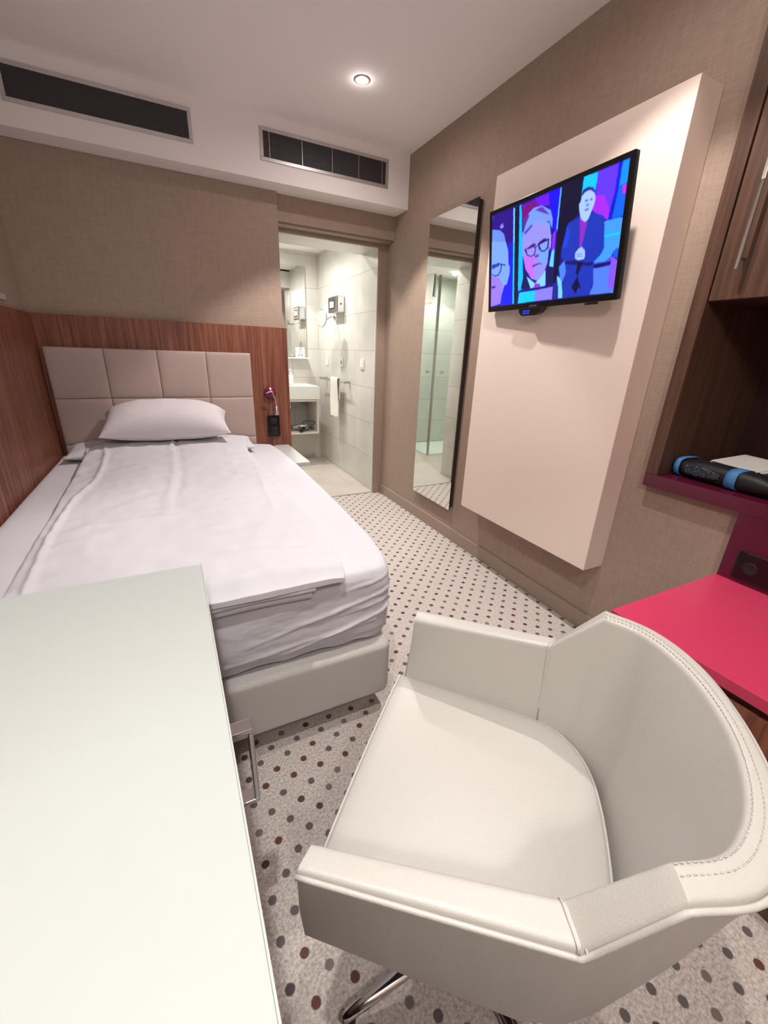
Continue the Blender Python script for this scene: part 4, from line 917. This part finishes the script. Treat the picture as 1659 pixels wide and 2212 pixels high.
# bathroom mirror, ledge, card
t = thing('bathroom_mirror', 'rectangular bathroom mirror above the washbasin', 'mirror', (1.16, 4.93, 1.18))
obj('mirror_glass', B(((-.31, -.02, .0), (.295, -.015, .905))), 'mirror', t)
obj('backing_frame', B(((-.29, -.0145, .02), (.275, -.0005, .885))), 'alu', t)
tag(obj('mirror_ledge', B(((.85, 4.83, 1.158), (1.462, 4.929, 1.172))), 'white', bevel=.002), 'narrow white ledge below the bathroom mirror', 'ledge')
t = thing('info_card', 'small white folded card with green mark standing on the mirror ledge', 'card', (1.37, 4.87, 1.172))
obj('card_sheet', prism(bmesh.new(), [(-.05, 0), (.05, 0), (.05, .001), (-.05, .001)], 0, .105), 'whitep', t)
obj('card_sheet', prism(bmesh.new(), [(-.05, .028), (.05, .028), (.05, .029), (-.05, .029)], 0, .105), 'whitep', t)
M['green'] = simple('print_green', (96, 140, 110), .6); M['greyink'] = simple('print_grey', (150, 160, 168), .6)
obj('printed_mark', lathe(bmesh.new(), [(.009, -.0006), (.009, -.0001)], (0, 0, .086), 'y', 14), 'green', t)
bm = bmesh.new()
for z in (.064, .056, .048): box(bm, (-.03, -.0006, z), (.03, -.0001, z+.003))
for x in (-.03, .005): box(bm, (x, -.0006, .012), (x+.024, -.0001, .034))
obj('printed_text', bm, 'greyink', t)
# tissue box, shaving mirror, sockets, rail, towel
t = thing('tissue_dispenser', 'chrome tissue dispenser box on the bathroom tile wall', 'tissue dispenser', (1.612, 4.235, 1.60))
obj('body', B(((-.085, -.115, 0), (-.0005, .135, .148))), 'chrome', t, bevel=.012, segs=4)
obj('opening', B(((-.0862, -.05, .035), (-.0852, .08, .11))), 'blackm', t)
obj('tissue', prism(bmesh.new(), [(-.012, -.03), (.0, -.045), (.0, .05), (-.010, .035)], .045, .098), 'terry', t); 
for c in t.children:
    if c.name.startswith('tissue'): c.location = (-.0863, .015, 0)
obj('lock', lathe(bmesh.new(), [(.008, -.1165), (.008, -.1152)], (-.042, 0, .075), 'y', 14), 'black', t)
t = thing('shaving_mirror', 'round magnifying mirror on a jointed arm in the bathroom', 'mirror', (1.612, 4.40, 1.575))
obj('wall_mount', lathe(bmesh.new(), [(.022, -.012), (.022, -.0005)], axis='x'), 'chrome', t)
obj('arm', tube(bmesh.new(), [(-.012, 0, 0), (-.06, -.06, 0), (-.12, -.10, -.03), (-.165, -.13, -.03)], .006, 8), 'chrome', t)
dm = obj('mirror_disc', lathe(bmesh.new(), [(.070, -.003), (.092, -.002), (.094, .004), (.09, .010), (.02, .014), (.012, .03)], axis='y', n=40), 'chrome', t)
dm.location = (-.195, -.155, -.028); dm.rotation_euler = (radians(-4), 0, radians(-74)); dm.scale = (.9, .9, .9)
dg = obj('mirror_face', lathe(bmesh.new(), [(.088, -.0045), (.088, -.0035)], axis='y', n=40), 'mirror', t); dg.location = dm.location; dg.rotation_euler = dm.rotation_euler; dg.scale = dm.scale
for y, lab, nm in ((4.65, 'white two-gang socket on the bathroom wall nearest the washbasin', 'w'), (4.20, 'white wall socket in the middle above the towel rail', 'm'), (3.66, 'white wall switch nearest the bathroom doorway', 's')):
    t = thing('wall_socket' if nm != 's' else 'light_switch', lab, 'socket' if nm != 's' else 'switch', (1.612 if nm != 's' else 1.606, y, 1.148))
    obj('plate', B(((-.009, -.04, -.045), (-.0005, .04, .045))), 'whitep', t, bevel=.002)
    if nm == 's': obj('rocker', B(((-.012, -.025, -.03), (-.0092, .025, .03))), 'white', t, bevel=.001)
    else:
        for z in ((-.02, .02) if nm == 'w' else (0,)):
            obj('socket_insert', lathe(bmesh.new(), [(.015 if nm == 'w' else .02, -.0095), (.012, -.0093), (.001, -.0092)], (0, 0, z), 'x', 18), 'cabwhite' if nm == 'w' else 'hair', t)
t = thing('towel_rail', 'chrome towel rail fixed to the bathroom wall', 'towel rail', (1.612, 4.33, .965))
obj('bar', B(((-.078, -.40, -.011), (-.070, .38, .011))), 'steel', t, bevel=.002)
for y in (-.34, .33): obj('bracket', B(((-.0695, y-.01, -.01), (-.0005, y+.01, .01))), 'steel', t)
def towel(name, label, cat, loc, rz, width, front_len, back_len, gap, mat='terry', folds=3, group=None):
    bm = bmesh.new(); path = []
    for k in range(20): path.append((-gap, -front_len*(1-k/20)))
    for k in range(9): a = pi-pi*k/8; path.append((gap*cos(a), gap*sin(a)))
    for k in range(1, 15): path.append((gap, -back_len*k/14))
    rows = []
    for j, (dx, z) in enumerate(path):
        row = []
        for i in range(31):
            s = i/30; y = (s-.5)*width*(1-.12*min(1, abs(z)*2.5)*0+.0)
            w_ = .010*sin(s*pi*2*folds+1)*min(1, .15+abs(z)*4)+.004*ns(s*6, z*6, 3)
            row.append(bm.verts.new((dx+(w_ if dx < 0 else -abs(w_)*.2), y, z+(.006*sin(s*25) if j in (0, len(path)-1) else 0))))
        rows.append(row)
    for j in range(len(rows)-1):
        for i in range(30): bm.faces.new((rows[j][i], rows[j+1][i], rows[j+1][i+1], rows[j][i+1])).smooth = True
    o = obj(name, bm, mat); o.location = loc; o.rotation_euler = (0, 0, rz)
    md = o.modifiers.new('thickness', 'SOLIDIFY'); md.thickness = .007; md.offset = 1 if False else -1
    return tag(o, label, cat, group)
towel('hand_towel', 'white hand towel hanging over the bathroom towel rail', 'towel', (1.538, 4.21, .985), 0, .20, .385, .20, .018)
# shower
t = thing('shower_enclosure', 'clear glass corner shower with chrome knobs', 'shower', (.37, 4.53, 0))
obj('glass_panel', B(((-.004, .02, .015), (.004, .745, 2.11))), 'glass', t)
obj('glass_panel', B(((-.965, -.004, .015), (-.02, .004, 2.11))), 'glass', t)
obj('corner_seal', B(((-.018, -.006, .015), (.007, .018, 2.11))), 'steel', t)
obj('knob', lathe(bmesh.new(), [(.01, .006), (.01, .02), (.02, .024), (.02, .05), (.015, .052)], (0, .09, 1.055), 'x', 20), 'chrome', t)
obj('knob', lathe(bmesh.new(), [(.01, -.006), (.01, -.02), (.02, -.024), (.02, -.05), (.015, -.052)], (-.10, 0, 1.055), 'y', 20), 'chrome', t)
for z in (.35, 1.8): obj('hinge', B(((-.012, .69, z-.04), (.012, .749, z+.04))), 'steel', t)
obj('shower_tray', B(((-.965, .0, .0045), (.0, .745, .0145))), 'white', t)
towel('bath_towel', 'white bath towel folded over the top of the shower glass', 'towel', (.374, 4.76, 2.118), pi, .26, .29, .22, .014, folds=1.5)
